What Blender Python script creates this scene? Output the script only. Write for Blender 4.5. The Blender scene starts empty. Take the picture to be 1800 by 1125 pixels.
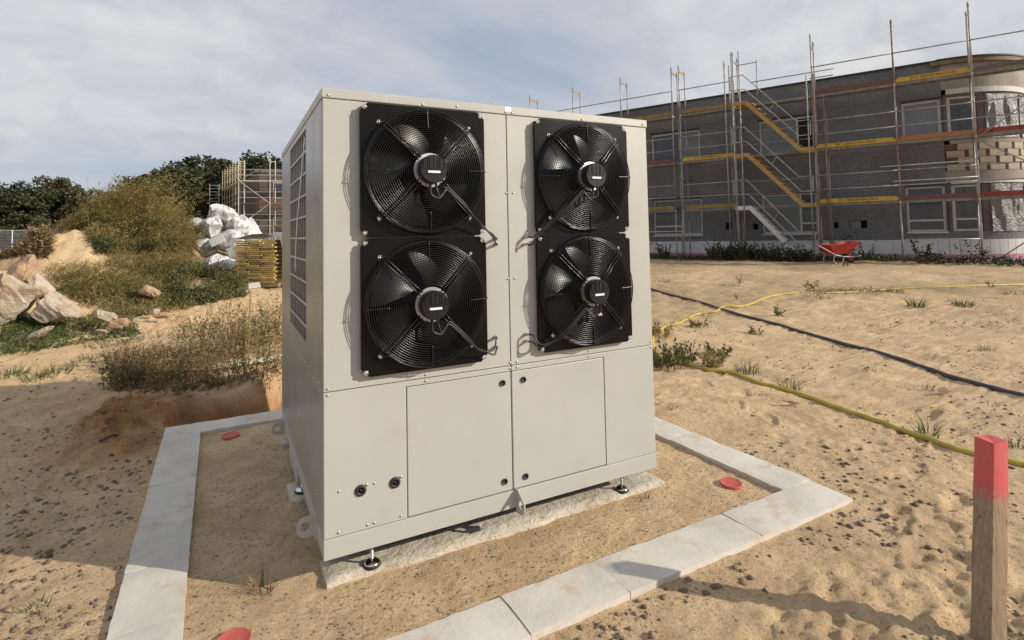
import bpy, bmesh, math, random
import numpy as np
from mathutils import Vector, Matrix
random.seed(7); rng = np.random.default_rng(7)
SC = bpy.context.scene
COL = SC.collection
R = math.radians

# ------------------------------------------------------------------ camera
CAM = np.array([-0.3643, -2.5056, 1.5684])
YAW, PITCH, ROLL = 0.4802, 0.0473, -0.0195
FPX, PPX, PPY = 955.1, 900.0, 364.34            # focal length and principal point for an 1800 px wide frame
_f = np.array([math.sin(YAW)*math.cos(PITCH), math.cos(YAW)*math.cos(PITCH), math.sin(PITCH)])
_r = np.array([math.cos(YAW), -math.sin(YAW), 0.0]); _u = np.cross(_r, _f)
RT = math.cos(ROLL)*_r + math.sin(ROLL)*_u
UP = -math.sin(ROLL)*_r + math.cos(ROLL)*_u
cd = bpy.data.cameras.new('camera'); cam = bpy.data.objects.new('camera', cd); COL.objects.link(cam)
cam.matrix_world = Matrix(((RT[0], UP[0], -_f[0], CAM[0]), (RT[1], UP[1], -_f[1], CAM[1]), (RT[2], UP[2], -_f[2], CAM[2]), (0, 0, 0, 1)))
cd.sensor_fit = 'HORIZONTAL'; cd.sensor_width = 36.0; cd.lens = 36.0*FPX/1800.0
cd.shift_y = -(562.5-PPY)/1800.0; cd.clip_start = 0.05; cd.clip_end = 2000
SC.camera = cam

# ------------------------------------------------------------------ sky, sun, exposure
SUN_EL = R(24.0); SUN_AZ = math.atan2(-0.64, 0.77)          # direction towards the sun in the xy plane
w = bpy.data.worlds.new('World'); SC.world = w; w.use_nodes = True
nt = w.node_tree; nt.nodes.clear()
def N(tree, typ, **kw):
    n = tree.nodes.new(typ)
    for k, v in kw.items(): setattr(n, k, v)
    return n
def math_node(tree, op, a, b=None, clamp=False):
    n = N(tree, 'ShaderNodeMath', operation=op); n.use_clamp = clamp
    for i, v in enumerate((a, b)):
        if v is None: continue
        if isinstance(v, (int, float)): n.inputs[i].default_value = v
        else: tree.links.new(v, n.inputs[i])
    return n.outputs[0]
def ramp(tree, src, stops):
    n = N(tree, 'ShaderNodeValToRGB'); e = n.color_ramp.elements
    while len(e) > len(stops): e.remove(e[-1])
    while len(e) < len(stops): e.new(0.5)
    for el, (p, c) in zip(e, stops):
        el.position = p; el.color = (c, c, c, 1) if isinstance(c, (int, float)) else (*c, 1)
    tree.links.new(src, n.inputs[0]); return n.outputs[0]
def mixc(tree, fac, a, b, mode='MIX'):
    n = N(tree, 'ShaderNodeMix', data_type='RGBA', blend_type=mode)
    for sock, v in ((n.inputs['Factor'], fac), (n.inputs[6], a), (n.inputs[7], b)):
        if isinstance(v, (int, float)): sock.default_value = v
        elif isinstance(v, tuple): sock.default_value = (*v, 1)
        else: tree.links.new(v, sock)
    return n.outputs[2]
sky = N(nt, 'ShaderNodeTexSky', sky_type='NISHITA'); sky.sun_disc = False
sky.sun_elevation = SUN_EL; sky.sun_rotation = math.pi/2 - SUN_AZ
sky.air_density = 1.0; sky.dust_density = 0.5; sky.ozone_density = 2.2
tc = N(nt, 'ShaderNodeTexCoord'); sp = N(nt, 'ShaderNodeSeparateXYZ'); nt.links.new(tc.outputs['Generated'], sp.inputs[0])
den = math_node(nt, 'ADD', math_node(nt, 'MAXIMUM', sp.outputs[2], 0.0), 0.34)
cb = N(nt, 'ShaderNodeCombineXYZ')
nt.links.new(math_node(nt, 'DIVIDE', sp.outputs[0], den), cb.inputs[0]); nt.links.new(math_node(nt, 'DIVIDE', sp.outputs[1], den), cb.inputs[1])
mp = N(nt, 'ShaderNodeMapping'); mp.inputs['Rotation'].default_value = (0, 0, R(-38)); mp.inputs['Scale'].default_value = (0.5, 1.0, 1); mp.inputs['Location'].default_value = (-4.44, 7.27, 0)
nt.links.new(cb.outputs[0], mp.inputs[0])
def noise_node(tree, vec, scale, detail=6, rough=0.55, dist=0.0):
    n = N(tree, 'ShaderNodeTexNoise'); n.inputs['Scale'].default_value = scale; n.inputs['Detail'].default_value = detail
    n.inputs['Roughness'].default_value = rough; n.inputs['Distortion'].default_value = dist
    if vec is not None: tree.links.new(vec, n.inputs['Vector'])
    return n.outputs[0]
n1 = noise_node(nt, mp.outputs[0], 0.85, 5, 0.50, 0.35)               # broad veil of high cloud
n2 = noise_node(nt, cb.outputs[0], 6.5, 7, 0.58, 0.5)                 # small puffs
n3 = noise_node(nt, mp.outputs[0], 0.55, 3, 0.5, 0.3)                 # where the puffs gather
n4 = noise_node(nt, mp.outputs[0], 2.4, 7, 0.58, 0.5)                 # texture inside the veil
cover = ramp(nt, math_node(nt, 'ADD', n1, math_node(nt, 'MULTIPLY', math_node(nt, 'SUBTRACT', n4, 0.5), 0.22)), [(0.36, 0.40), (0.45, 0.72), (0.55, 0.97)])
puffs = ramp(nt, n2, [(0.36, 0.25), (0.60, 1.0)])
pm = math_node(nt, 'MULTIPLY', puffs, ramp(nt, n3, [(0.44, 0.0), (0.58, 1.0)]))
cloudc = mixc(nt, ramp(nt, n4, [(0.34, 0.0), (0.66, 1.0)]), (5.3, 5.9, 7.0), (7.4, 7.65, 8.1))
cloudc = mixc(nt, pm, cloudc, (8.9, 8.85, 8.75))
haze = ramp(nt, sp.outputs[2], [(0.02, 0.93), (0.20, 0.0)])
skyc = mixc(nt, math_node(nt, 'MAXIMUM', math_node(nt, 'MAXIMUM', cover, haze), pm), mixc(nt, 0.55, sky.outputs[0], (5.0, 6.1, 8.0)), cloudc)
bg = N(nt, 'ShaderNodeBackground'); bg.inputs[1].default_value = 0.086
nt.links.new(skyc, bg.inputs[0]); wo = N(nt, 'ShaderNodeOutputWorld'); nt.links.new(bg.outputs[0], wo.inputs[0])

sd = bpy.data.lights.new('sun', 'SUN'); sd.energy = 5.0; sd.angle = R(0.55); sd.color = (1.0, 0.90, 0.76)
sun = bpy.data.objects.new('sun', sd); COL.objects.link(sun)
SDIR = Vector((math.cos(SUN_EL)*math.cos(SUN_AZ), math.cos(SUN_EL)*math.sin(SUN_AZ), math.sin(SUN_EL)))
sun.rotation_euler = (-SDIR).to_track_quat('-Z', 'Y').to_euler(); sun.location = (8, -8, 9)
vs = SC.view_settings; vs.view_transform = 'Standard'; vs.look = 'None'; vs.gamma = 1.0; vs.use_curve_mapping = False; vs.exposure = 0.0

# ------------------------------------------------------------------ pixel helpers (1800 x 1125 frame -> points in the place)
def ray(x, y): return _f + RT*((x-PPX)/FPX) - UP*((y-PPY)/FPX)
def at(x, y, depth): return CAM + ray(x, y)*depth
def onz(x, y, z):
    d = ray(x, y); return CAM + d*((z-CAM[2])/d[2])
def ony(x, y, Y):
    d = ray(x, y); return CAM + d*((Y-CAM[1])/d[1])
def onx(x, y, X):
    d = ray(x, y); return CAM + d*((X-CAM[0])/d[0])

# ------------------------------------------------------------------ materials
MAT = {}
def mat(name, c, c2=None, scale=6.0, rough=0.6, metal=0.0, bump=0.0, bscale=60.0, spots=None, coat=0.0, stretch=None, lo=0.35, hi=0.65, spec=0.5, rrange=0.0, transl=0.0, island=0.0, dist=0.02):
    m = bpy.data.materials.new(name); m.use_nodes = True; t = m.node_tree; b = t.nodes['Principled BSDF']
    co = N(t, 'ShaderNodeTexCoord').outputs['Object']
    if stretch:
        mpn = N(t, 'ShaderNodeMapping'); mpn.inputs['Scale'].default_value = stretch; t.links.new(co, mpn.inputs[0]); co = mpn.outputs[0]
    col = None
    if c2 is not None:
        col = mixc(t, ramp(t, noise_node(t, co, scale, 8, 0.6, 0.2), [(lo, 0.0), (hi, 1.0)]), c, c2)
    if spots:
        sc, colr, a, bb = spots
        col = mixc(t, ramp(t, noise_node(t, co, sc, 3, 0.6), [(a, 0.0), (bb, 1.0)]), col if col is not None else c, colr)
    if island:
        g = N(t, 'ShaderNodeNewGeometry')
        fac = math_node(t, 'ADD', math_node(t, 'MULTIPLY', g.outputs['Random Per Island'], island*2), 1-island)
        col = mixc(t, 1.0, col if col is not None else c, fac, 'MULTIPLY')
    if col is not None: t.links.new(col, b.inputs['Base Color'])
    else: b.inputs['Base Color'].default_value = (*c, 1)
    b.inputs['Roughness'].default_value = rough; b.inputs['Metallic'].default_value = metal
    b.inputs['Specular IOR Level'].default_value = spec; b.inputs['Coat Weight'].default_value = coat
    if rrange:
        rr = ramp(t, noise_node(t, co, scale*1.7, 6, 0.6), [(0.3, max(0.02, rough-rrange)), (0.7, min(1, rough+rrange))])
        t.links.new(rr, b.inputs['Roughness'])
    if bump:
        bn = N(t, 'ShaderNodeBump'); bn.inputs['Strength'].default_value = bump; bn.inputs['Distance'].default_value = dist
        t.links.new(noise_node(t, co, bscale, 8, 0.65), bn.inputs['Height']); t.links.new(bn.outputs[0], b.inputs['Normal'])
    if transl:
        tr = N(t, 'ShaderNodeBsdfTranslucent'); ms = N(t, 'ShaderNodeMixShader'); ms.inputs[0].default_value = transl
        if col is not None: t.links.new(col, tr.inputs[0])
        else: tr.inputs[0].default_value = (*c, 1)
        t.links.new(b.outputs[0], ms.inputs[1]); t.links.new(tr.outputs[0], ms.inputs[2])
        t.links.new(ms.outputs[0], t.nodes['Material Output'].inputs[0])
    MAT[name] = m; return m

mat('unit_paint', (0.412, 0.409, 0.383), (0.436, 0.431, 0.402), 2.2, 0.40, bump=0.05, bscale=900, rrange=0.09, spots=(5, (0.40, 0.385, 0.345), 0.58, 0.85))
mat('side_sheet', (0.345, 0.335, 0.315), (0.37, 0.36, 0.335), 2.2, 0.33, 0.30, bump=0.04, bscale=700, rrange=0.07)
mat('unit_dark', (0.02, 0.02, 0.02), rough=0.7)
mat('plate_black', (0.004, 0.004, 0.0042), (0.006, 0.006, 0.006), 3.0, 0.30, spec=0.16, bump=0.03, bscale=500, rrange=0.05)
mat('grille_black', (0.008, 0.008, 0.0085), rough=0.26)
mat('motor_black', (0.007, 0.007, 0.007), (0.011, 0.011, 0.011), 12, 0.5, spec=0.25, bump=0.1, bscale=300)
mat('blade_black', (0.007, 0.007, 0.0072), (0.010, 0.010, 0.0105), 8, 0.34, spec=0.4)
mat('aluminium', (0.62, 0.61, 0.59), (0.5, 0.49, 0.47), 20, 0.38, 0.9)
mat('zinc', (0.55, 0.55, 0.54), (0.42, 0.42, 0.41), 40, 0.35, 0.9, bump=0.05, bscale=200)
mat('chrome', (0.72, 0.72, 0.71), rough=0.15, metal=1.0)
mat('rubber', (0.015, 0.015, 0.015), rough=0.6)
mat('label_white', (0.8, 0.8, 0.77), rough=0.5)
mat('cable_black', (0.018, 0.018, 0.018), rough=0.4)
mat('coil', (0.05, 0.052, 0.056), (0.02, 0.02, 0.022), 30, 0.5, 0.3, stretch=(1, 1, 14))
mat('ceramic_tag', (0.75, 0.42, 0.28), rough=0.5)
mat('concrete_new', (0.645, 0.605, 0.535), (0.50, 0.465, 0.41), 2.6, 0.9, bump=0.20, bscale=30, spots=(7, (0.50, 0.39, 0.26), 0.54, 0.74))
mat('concrete_strip', (0.66, 0.60, 0.50), (0.50, 0.445, 0.35), 6, 0.9, bump=0.8, bscale=35, spots=(30, (0.30, 0.22, 0.13), 0.55, 0.75))
mat('rubble_white', (0.56, 0.50, 0.42), (0.38, 0.29, 0.20), 2.8, 0.92, bump=0.9, bscale=16, dist=0.05, spots=(9, (0.34, 0.25, 0.16), 0.58, 0.68))
mat('rubble_tan', (0.52, 0.36, 0.23), (0.38, 0.25, 0.15), 3, 0.9, bump=0.8, bscale=20, dist=0.05)
mat('red_cap', (0.52, 0.085, 0.065), (0.42, 0.10, 0.075), 20, 0.65, spots=(60, (0.42, 0.25, 0.15), 0.62, 0.8))
mat('hose_yellow', (0.50, 0.40, 0.045), (0.40, 0.30, 0.06), 9, 0.5, spots=(18, (0.30, 0.22, 0.11), 0.58, 0.75))
mat('hose_dark', (0.035, 0.036, 0.042), (0.075, 0.068, 0.06), 7, 0.55)
mat('steel_tube', (0.44, 0.425, 0.40), (0.26, 0.24, 0.215), 5, 0.5, 0.3, rrange=0.1)
mat('steel_rust', (0.33, 0.20, 0.12), (0.20, 0.12, 0.08), 7, 0.7, 0.2)
mat('yellow_paint', (0.55, 0.36, 0.03), (0.42, 0.25, 0.03), 3, 0.6, spots=(9, (0.20, 0.11, 0.04), 0.62, 0.72))
mat('yellow_dirty', (0.30, 0.20, 0.04), (0.17, 0.11, 0.035), 4, 0.7)
mat('board_brown', (0.17, 0.07, 0.045), (0.10, 0.05, 0.04), 5, 0.7, stretch=(1, 8, 8))
mat('board_red', (0.30, 0.035, 0.025), (0.17, 0.03, 0.025), 4, 0.6)
mat('board_orange', (0.40, 0.16, 0.045), (0.27, 0.10, 0.035), 5, 0.7, stretch=(1, 8, 8))
mat('fascia_brown', (0.21, 0.145, 0.06), (0.13, 0.09, 0.045), 4, 0.75)
mat('render_joint', (0.085, 0.085, 0.088), rough=0.9)
mat('board_grey', (0.16, 0.125, 0.105), (0.09, 0.07, 0.06), 5, 0.8, stretch=(1, 8, 8))
mat('deck_grey', (0.26, 0.245, 0.22), (0.16, 0.145, 0.13), 6, 0.7)
mat('stair_ochre', (0.43, 0.265, 0.085), (0.31, 0.18, 0.06), 8, 0.6)
mat('stair_alu', (0.62, 0.60, 0.57), (0.45, 0.43, 0.4), 8, 0.45, 0.4)
mat('letter_dark', (0.03, 0.02, 0.012), rough=0.7)
mat('facade', (0.135, 0.136, 0.142), (0.225, 0.224, 0.229), 0.7, 0.95, bump=0.5, bscale=45, spots=(30, (0.118, 0.118, 0.121), 0.42, 0.62), lo=0.30, hi=0.70)
mat('facade_plain', (0.33, 0.295, 0.25), (0.25, 0.22, 0.185), 1.6, 0.9, bump=0.3, bscale=30)
mat('plinth_white', (0.62, 0.615, 0.62), (0.52, 0.51, 0.51), 2, 0.7, bump=0.05, bscale=30)
mat('foam_pink', (0.55, 0.21, 0.36), (0.42, 0.17, 0.28), 2, 0.8)
mat('roof_edge', (0.035, 0.034, 0.034), rough=0.7)
mat('frame_white', (0.58, 0.56, 0.53), (0.48, 0.455, 0.43), 4, 0.55)
mat('pane', (0.055, 0.063, 0.072), (0.085, 0.09, 0.095), 1.2, 0.16, bump=0.06, bscale=5, rrange=0.06)
mat('pane_film', (0.13, 0.15, 0.165), (0.19, 0.205, 0.215), 1.0, 0.35, bump=0.3, bscale=4)
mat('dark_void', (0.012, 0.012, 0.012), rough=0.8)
mat('film', (0.27, 0.265, 0.255), (0.15, 0.15, 0.15), 2.0, 0.34, bump=0.5, bscale=3.2, dist=0.25, transl=0.15)
mat('block', (0.47, 0.40, 0.31), (0.37, 0.31, 0.24), 2.5, 0.9, bump=0.2, bscale=20)
mat('mortar', (0.16, 0.105, 0.075), (0.09, 0.06, 0.045), 6, 0.9)
mat('plank_yellow', (0.52, 0.38, 0.15), (0.38, 0.27, 0.12), 4, 0.6, stretch=(1, 1, 1))
mat('plank_bright', (0.60, 0.43, 0.07), (0.48, 0.34, 0.07), 4, 0.55)
mat('pole_cream', (0.50, 0.42, 0.27), (0.38, 0.30, 0.17), 4, 0.6)
mat('plank_core', (0.30, 0.24, 0.17), (0.2, 0.16, 0.12), 6, 0.8)
mat('wood_white', (0.60, 0.56, 0.48), (0.40, 0.35, 0.28), 6, 0.8, stretch=(2, 12, 12))
mat('barrow_red', (0.42, 0.025, 0.02), (0.28, 0.03, 0.025), 5, 0.4, spots=(14, (0.20, 0.10, 0.07), 0.6, 0.72))
mat('tyre', (0.02, 0.02, 0.02), rough=0.85)
mat('bark', (0.09, 0.065, 0.045), (0.055, 0.042, 0.03), 8, 0.9, bump=0.6, bscale=20, stretch=(4, 4, 1))
mat('fence_metal', (0.45, 0.45, 0.44), rough=0.5, metal=0.6)
mat('leaf_dark', (0.030, 0.040, 0.014), (0.062, 0.068, 0.022), 0.35, 0.6, transl=0.22, island=0.45)
mat('leaf_brown', (0.085, 0.068, 0.028), (0.05, 0.052, 0.02), 0.35, 0.6, transl=0.22, island=0.45)
mat('weed_green', (0.085, 0.105, 0.034), (0.165, 0.15, 0.055), 2.0, 0.6, transl=0.30, island=0.6)
mat('weed_gold', (0.34, 0.25, 0.085), (0.20, 0.175, 0.055), 0.9, 0.6, transl=0.30, island=0.6)
mat('weed_dry', (0.27, 0.18, 0.085), (0.16, 0.115, 0.055), 1.5, 0.7, transl=0.2, island=0.6)
mat('grass_green', (0.065, 0.10, 0.026), (0.11, 0.135, 0.042), 3.0, 0.55, transl=0.3, island=0.35)
mat('clod', (0.30, 0.22, 0.145), (0.14, 0.11, 0.085), 2.0, 0.95, island=0.35, bump=0.4, bscale=60)

def stake_material():
    m = bpy.data.materials.new('stake_wood'); m.use_nodes = True; t = m.node_tree; b = t.nodes['Principled BSDF']
    co = N(t, 'ShaderNodeTexCoord').outputs['Object']
    mpn = N(t, 'ShaderNodeMapping'); mpn.inputs['Scale'].default_value = (26, 26, 1.6); t.links.new(co, mpn.inputs[0])
    g = noise_node(t, mpn.outputs[0], 2.6, 8, 0.65, 1.2)
    wood = mixc(t, ramp(t, g, [(0.3, 0.0), (0.7, 1.0)]), (0.19, 0.13, 0.08), (0.37, 0.275, 0.175))
    knots = ramp(t, noise_node(t, co, 22, 3, 0.5), [(0.66, 0.0), (0.76, 1.0)])
    wood = mixc(t, knots, wood, (0.13, 0.075, 0.04))
    s = N(t, 'ShaderNodeSeparateXYZ'); t.links.new(co, s.inputs[0])
    # sprayed red head: more of it on the sunny face, with a soft noisy lower edge
    edge = math_node(t, 'ADD', math_node(t, 'MULTIPLY', noise_node(t, co, 30, 5, 0.6), 0.05), math_node(t, 'MULTIPLY', s.outputs[0], 0.45))
    hz = math_node(t, 'ADD', s.outputs[2], edge)
    k = ramp(t, hz, [(0.47, 0.0), (0.55, 0.95)])
    worn = ramp(t, noise_node(t, mpn.outputs[0], 3.5, 6, 0.6), [(0.45, 1.0), (0.75, 0.5)])
    red = mixc(t, math_node(t, 'MULTIPLY', k, worn), wood, (0.60, 0.085, 0.092))
    t.links.new(red, b.inputs['Base Color']); b.inputs['Roughness'].default_value = 0.75
    bn = N(t, 'ShaderNodeBump'); bn.inputs['Strength'].default_value = 0.5; bn.inputs['Distance'].default_value = 0.004
    t.links.new(g, bn.inputs['Height']); t.links.new(bn.outputs[0], b.inputs['Normal']); MAT['stake_wood'] = m
stake_material()

def sand_material():
    m = bpy.data.materials.new('sand'); m.use_nodes = True; t = m.node_tree; b = t.nodes['Principled BSDF']
    co = N(t, 'ShaderNodeTexCoord').outputs['Object']
    c1, c2, c3 = (0.755, 0.545, 0.32), (0.54, 0.385, 0.225), (0.675, 0.505, 0.315)
    base = mixc(t, ramp(t, noise_node(t, co, 0.55, 8, 0.6, 0.5), [(0.35, 0), (0.65, 1)]), c1, c3)
    base = mixc(t, ramp(t, noise_node(t, co, 3.3, 8, 0.65, 0.6), [(0.40, 0), (0.62, 1)]), base, c2)
    base = mixc(t, math_node(t, 'MULTIPLY', ramp(t, noise_node(t, co, 17, 6, 0.7), [(0.54, 0), (0.72, 1)]), 0.6), base, (0.38, 0.26, 0.15))
    base = mixc(t, math_node(t, 'MULTIPLY', ramp(t, noise_node(t, co, 130, 4, 0.7), [(0.52, 0), (0.72, 1)]), 0.45), base, (0.38, 0.26, 0.15))
    base = mixc(t, math_node(t, 'MULTIPLY', ramp(t, noise_node(t, co, 260, 2, 0.6), [(0.60, 0), (0.74, 1)]), 0.6), base, (0.80, 0.65, 0.44))
    pat = ramp(t, noise_node(t, co, 1.3, 4, 0.6), [(0.36, 0.25), (0.62, 1.0)])
    crumbs = math_node(t, 'MULTIPLY', ramp(t, noise_node(t, co, 62, 4, 0.62), [(0.555, 0.0), (0.61, 1.0)]), pat)
    base = mixc(t, math_node(t, 'MULTIPLY', crumbs, 0.55), base, (0.19, 0.135, 0.085))
    base = mixc(t, math_node(t, 'MULTIPLY', ramp(t, noise_node(t, co, 24, 3, 0.6), [(0.62, 0.0), (0.68, 1.0)]), 0.55), base, (0.24, 0.165, 0.10))
    at_ = N(t, 'ShaderNodeAttribute', attribute_name='soil')
    sx = N(t, 'ShaderNodeSeparateColor'); t.links.new(at_.outputs['Color'], sx.inputs[0])
    base = mixc(t, sx.outputs[0], base, mixc(t, ramp(t, noise_node(t, co, 9, 6, 0.6), [(0.35, 0), (0.65, 1)]), (0.47, 0.245, 0.10), (0.28, 0.15, 0.07)))
    base = mixc(t, sx.outputs[1], base, mixc(t, ramp(t, noise_node(t, co, 6, 6, 0.6), [(0.35, 0), (0.65, 1)]), (0.19, 0.14, 0.075), (0.09, 0.075, 0.04)))
    base = mixc(t, sx.outputs[2], base, mixc(t, ramp(t, noise_node(t, co, 3, 6, 0.6), [(0.35, 0), (0.65, 1)]), (0.72, 0.50, 0.285), (0.60, 0.41, 0.225)))
    t.links.new(base, b.inputs['Base Color']); b.inputs['Roughness'].default_value = 1.0; b.inputs['Specular IOR Level'].default_value = 0.15
    h = math_node(t, 'ADD', noise_node(t, co, 30, 8, 0.74), math_node(t, 'MULTIPLY', noise_node(t, co, 150, 4, 0.7), 0.30))
    bn = N(t, 'ShaderNodeBump'); bn.inputs['Strength'].default_value = 1.0; bn.inputs['Distance'].default_value = 0.022
    t.links.new(h, bn.inputs['Height']); t.links.new(bn.outputs[0], b.inputs['Normal']); MAT['sand'] = m
sand_material()

# ------------------------------------------------------------------ mesh builder
class MB:
    def __init__(s): s.v = []; s.f = []; s.n = 0
    def add(s, verts, faces):
        verts = np.asarray(verts, float).reshape(-1, 3)
        s.v.append(verts); s.f.extend([tuple(i+s.n for i in f) for f in faces]); s.n += len(verts); return s
    def box(s, x0, x1, y0, y1, z0, z1):
        v = [(x0,y0,z0),(x1,y0,z0),(x1,y1,z0),(x0,y1,z0),(x0,y0,z1),(x1,y0,z1),(x1,y1,z1),(x0,y1,z1)]
        return s.add(v, [(0,3,2,1),(4,5,6,7),(0,1,5,4),(1,2,6,5),(2,3,7,6),(3,0,4,7)])
    def obox(s, p, ax, ay, az):
        p, ax, ay, az = map(lambda q: np.asarray(q, float), (p, ax, ay, az))
        v = [p, p+ax, p+ax+ay, p+ay, p+az, p+ax+az, p+ax+ay+az, p+ay+az]
        return s.add(v, [(0,3,2,1),(4,5,6,7),(0,1,5,4),(1,2,6,5),(2,3,7,6),(3,0,4,7)])
    def tube(s, pts, r, n=6, caps=True, closed=False):
        pts = np.asarray(pts, float); m = len(pts); r = np.broadcast_to(np.asarray(r, float), (m,))
        tg = np.gradient(pts, axis=0) if not closed else np.roll(pts, -1, 0)-np.roll(pts, 1, 0)
        tg /= np.maximum(np.linalg.norm(tg, axis=1, keepdims=True), 1e-9)
        ref = np.array([0, 0, 1.0]) if abs(tg[0][2]) < 0.9 else np.array([1.0, 0, 0])
        a = np.cross(tg[0], ref); a /= np.linalg.norm(a); V = []
        for i in range(m):
            a = a - tg[i]*(a@tg[i]); a /= np.linalg.norm(a); bb = np.cross(tg[i], a)
            for k in range(n):
                th = 2*math.pi*k/n; V.append(pts[i] + r[i]*(math.cos(th)*a + math.sin(th)*bb))
        F = []
        for i in range(m if closed else m-1):
            j = (i+1) % m
            for k in range(n): F.append((i*n+k, i*n+(k+1) % n, j*n+(k+1) % n, j*n+k))
        if caps and not closed: F += [tuple(range(n))[::-1], tuple((m-1)*n+k for k in range(n))]
        return s.add(V, F)
    def rod(s, a, b, r, n=6): return s.tube([a, b], r, n)
    def lathe(s, prof, origin, axis='z', n=24):
        # prof: list of (radius, height)
        V = []; F = []; m = len(prof)
        for (rr, h) in prof:
            for k in range(n):
                th = 2*math.pi*k/n; c, q = rr*math.cos(th), rr*math.sin(th)
                V.append({'z': (c, q, h), 'y': (c, h, q), 'x': (h, c, q)}[axis])
        for i in range(m-1):
            for k in range(n): F.append((i*n+k, i*n+(k+1) % n, (i+1)*n+(k+1) % n, (i+1)*n+k))
        if prof[0][0] > 1e-6: F.append(tuple(range(n))[::-1])
        if prof[-1][0] > 1e-6: F.append(tuple((m-1)*n+k for k in range(n)))
        return s.add(np.array(V)+np.asarray(origin, float), F)
    def prism(s, poly, e1, e2, e3, o):
        # polygon in the e1/e2 plane pushed along e3
        o, e1, e2, e3 = map(lambda q: np.asarray(q, float), (o, e1, e2, e3)); n = len(poly)
        V = [o+e1*p[0]+e2*p[1] for p in poly] + [o+e1*p[0]+e2*p[1]+e3 for p in poly]
        F = [tuple(range(n))[::-1], tuple(range(n, 2*n))] + [(i, (i+1) % n, n+(i+1) % n, n+i) for i in range(n)]
        return s.add(V, F)
    def mesh(s, name, smooth=False):
        me = bpy.data.meshes.new(name); V = np.concatenate(s.v) if s.v else np.zeros((0, 3))
        me.from_pydata(V.tolist(), [], s.f)
        bm = bmesh.new(); bm.from_mesh(me); bmesh.ops.recalc_face_normals(bm, faces=bm.faces); bm.to_mesh(me); bm.free()
        if smooth: me.polygons.foreach_set('use_smooth', [True]*len(me.polygons))
        return me
WL = {}
def link(name, me, m, parent=None, loc=None, offset=True, smooth=False):
    o = bpy.data.objects.new(name, me); COL.objects.link(o)
    if m is not None and me is not None and len(me.materials) == 0: me.materials.append(MAT[m])
    if parent is not None: o.parent = parent
    if loc is not None: o.location = loc
    return o
def build(mb, name, m, parent=None, smooth=False, bevel=0.0, seg=2, auto=None):
    """one mesh object; world-space vertices are made local to the parent thing"""
    if parent is not None and parent.name in WL:
        p = np.array(WL[parent.name]); mb.v = [v-p for v in mb.v]
    me = mb.mesh(name, smooth); o = link(name, me, m, parent)
    if parent is not None: WL[o.name] = WL.get(parent.name, (0, 0, 0))
    if bevel:
        md = o.modifiers.new('bevel', 'BEVEL'); md.width = bevel; md.segments = seg; md.limit_method = 'ANGLE'
    if auto is not None:
        me.polygons.foreach_set('use_smooth', [True]*len(me.polygons))
        bm = bmesh.new(); bm.from_mesh(me)
        for e in bm.edges:
            if len(e.link_faces) == 2 and e.calc_face_angle(0) > R(auto): e.smooth = False
        bm.to_mesh(me); bm.free()
    return o
def tag(o, label=None, cat=None, group=None, kind=None):
    if label: o['label'] = label
    if cat: o['category'] = cat
    if group: o['group'] = group
    if kind: o['kind'] = kind
    return o
def thing(name, label, cat, loc, group=None, rotz=0.0, world=True):
    o = bpy.data.objects.new(name, None); COL.objects.link(o); o.location = loc; o.rotation_euler = (0, 0, rotz)
    o.empty_display_size = 0.1
    if world: WL[o.name] = tuple(loc)
    return tag(o, label, cat, group)
def inst(me, name, m, parent, pos):
    p = np.array(pos, float) - np.array(WL.get(parent.name, (0, 0, 0))); return link(name, me, m, parent, tuple(p))

# ------------------------------------------------------------------ noise for real relief
def hash2(ix, iy, seed):
    h = (ix.astype(np.int64)*374761393 + iy.astype(np.int64)*668265263 + seed*974634777) & 0xffffffff
    h = ((h ^ (h >> 13))*1274126177) & 0xffffffff
    return ((h ^ (h >> 16)) & 0xffff)/65535.0
def vnoise(x, y, seed=0):
    ix, iy = np.floor(x), np.floor(y); fx, fy = x-ix, y-iy
    fx = fx*fx*fx*(fx*(fx*6-15)+10); fy = fy*fy*fy*(fy*(fy*6-15)+10)
    a, b, c, d = hash2(ix, iy, seed), hash2(ix+1, iy, seed), hash2(ix, iy+1, seed), hash2(ix+1, iy+1, seed)
    return (a*(1-fx)+b*fx)*(1-fy)+(c*(1-fx)+d*fx)*fy - 0.5
def fbm(x, y, oct=4, seed=0, gain=0.5):
    t = 0; a = 1.0
    for i in range(oct):
        t = t + a*vnoise(x, y, seed+i*17); x = x*2.03+5.1; y = y*2.03+1.7; a *= gain
    return t
def sstep(a, b, x):
    t = np.clip((x-a)/(b-a), 0, 1); return t*t*(3-2*t)

# kerb frame (slightly turned against the cabinet)
KC = np.array([0.957, 1.055]); KA = R(0.9); KHX, KHY, KW, KZ = 1.743, 1.70, 0.252, 0.062
def kerb_local(x, y):
    dx, dy = x-KC[0], y-KC[1]; c, s = math.cos(-KA), math.sin(-KA); return dx*c-dy*s, dx*s+dy*c
def kerb_world(lx, ly):
    c, s = math.cos(KA), math.sin(KA); return KC[0]+lx*c-ly*s, KC[1]+lx*s+ly*c

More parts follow.
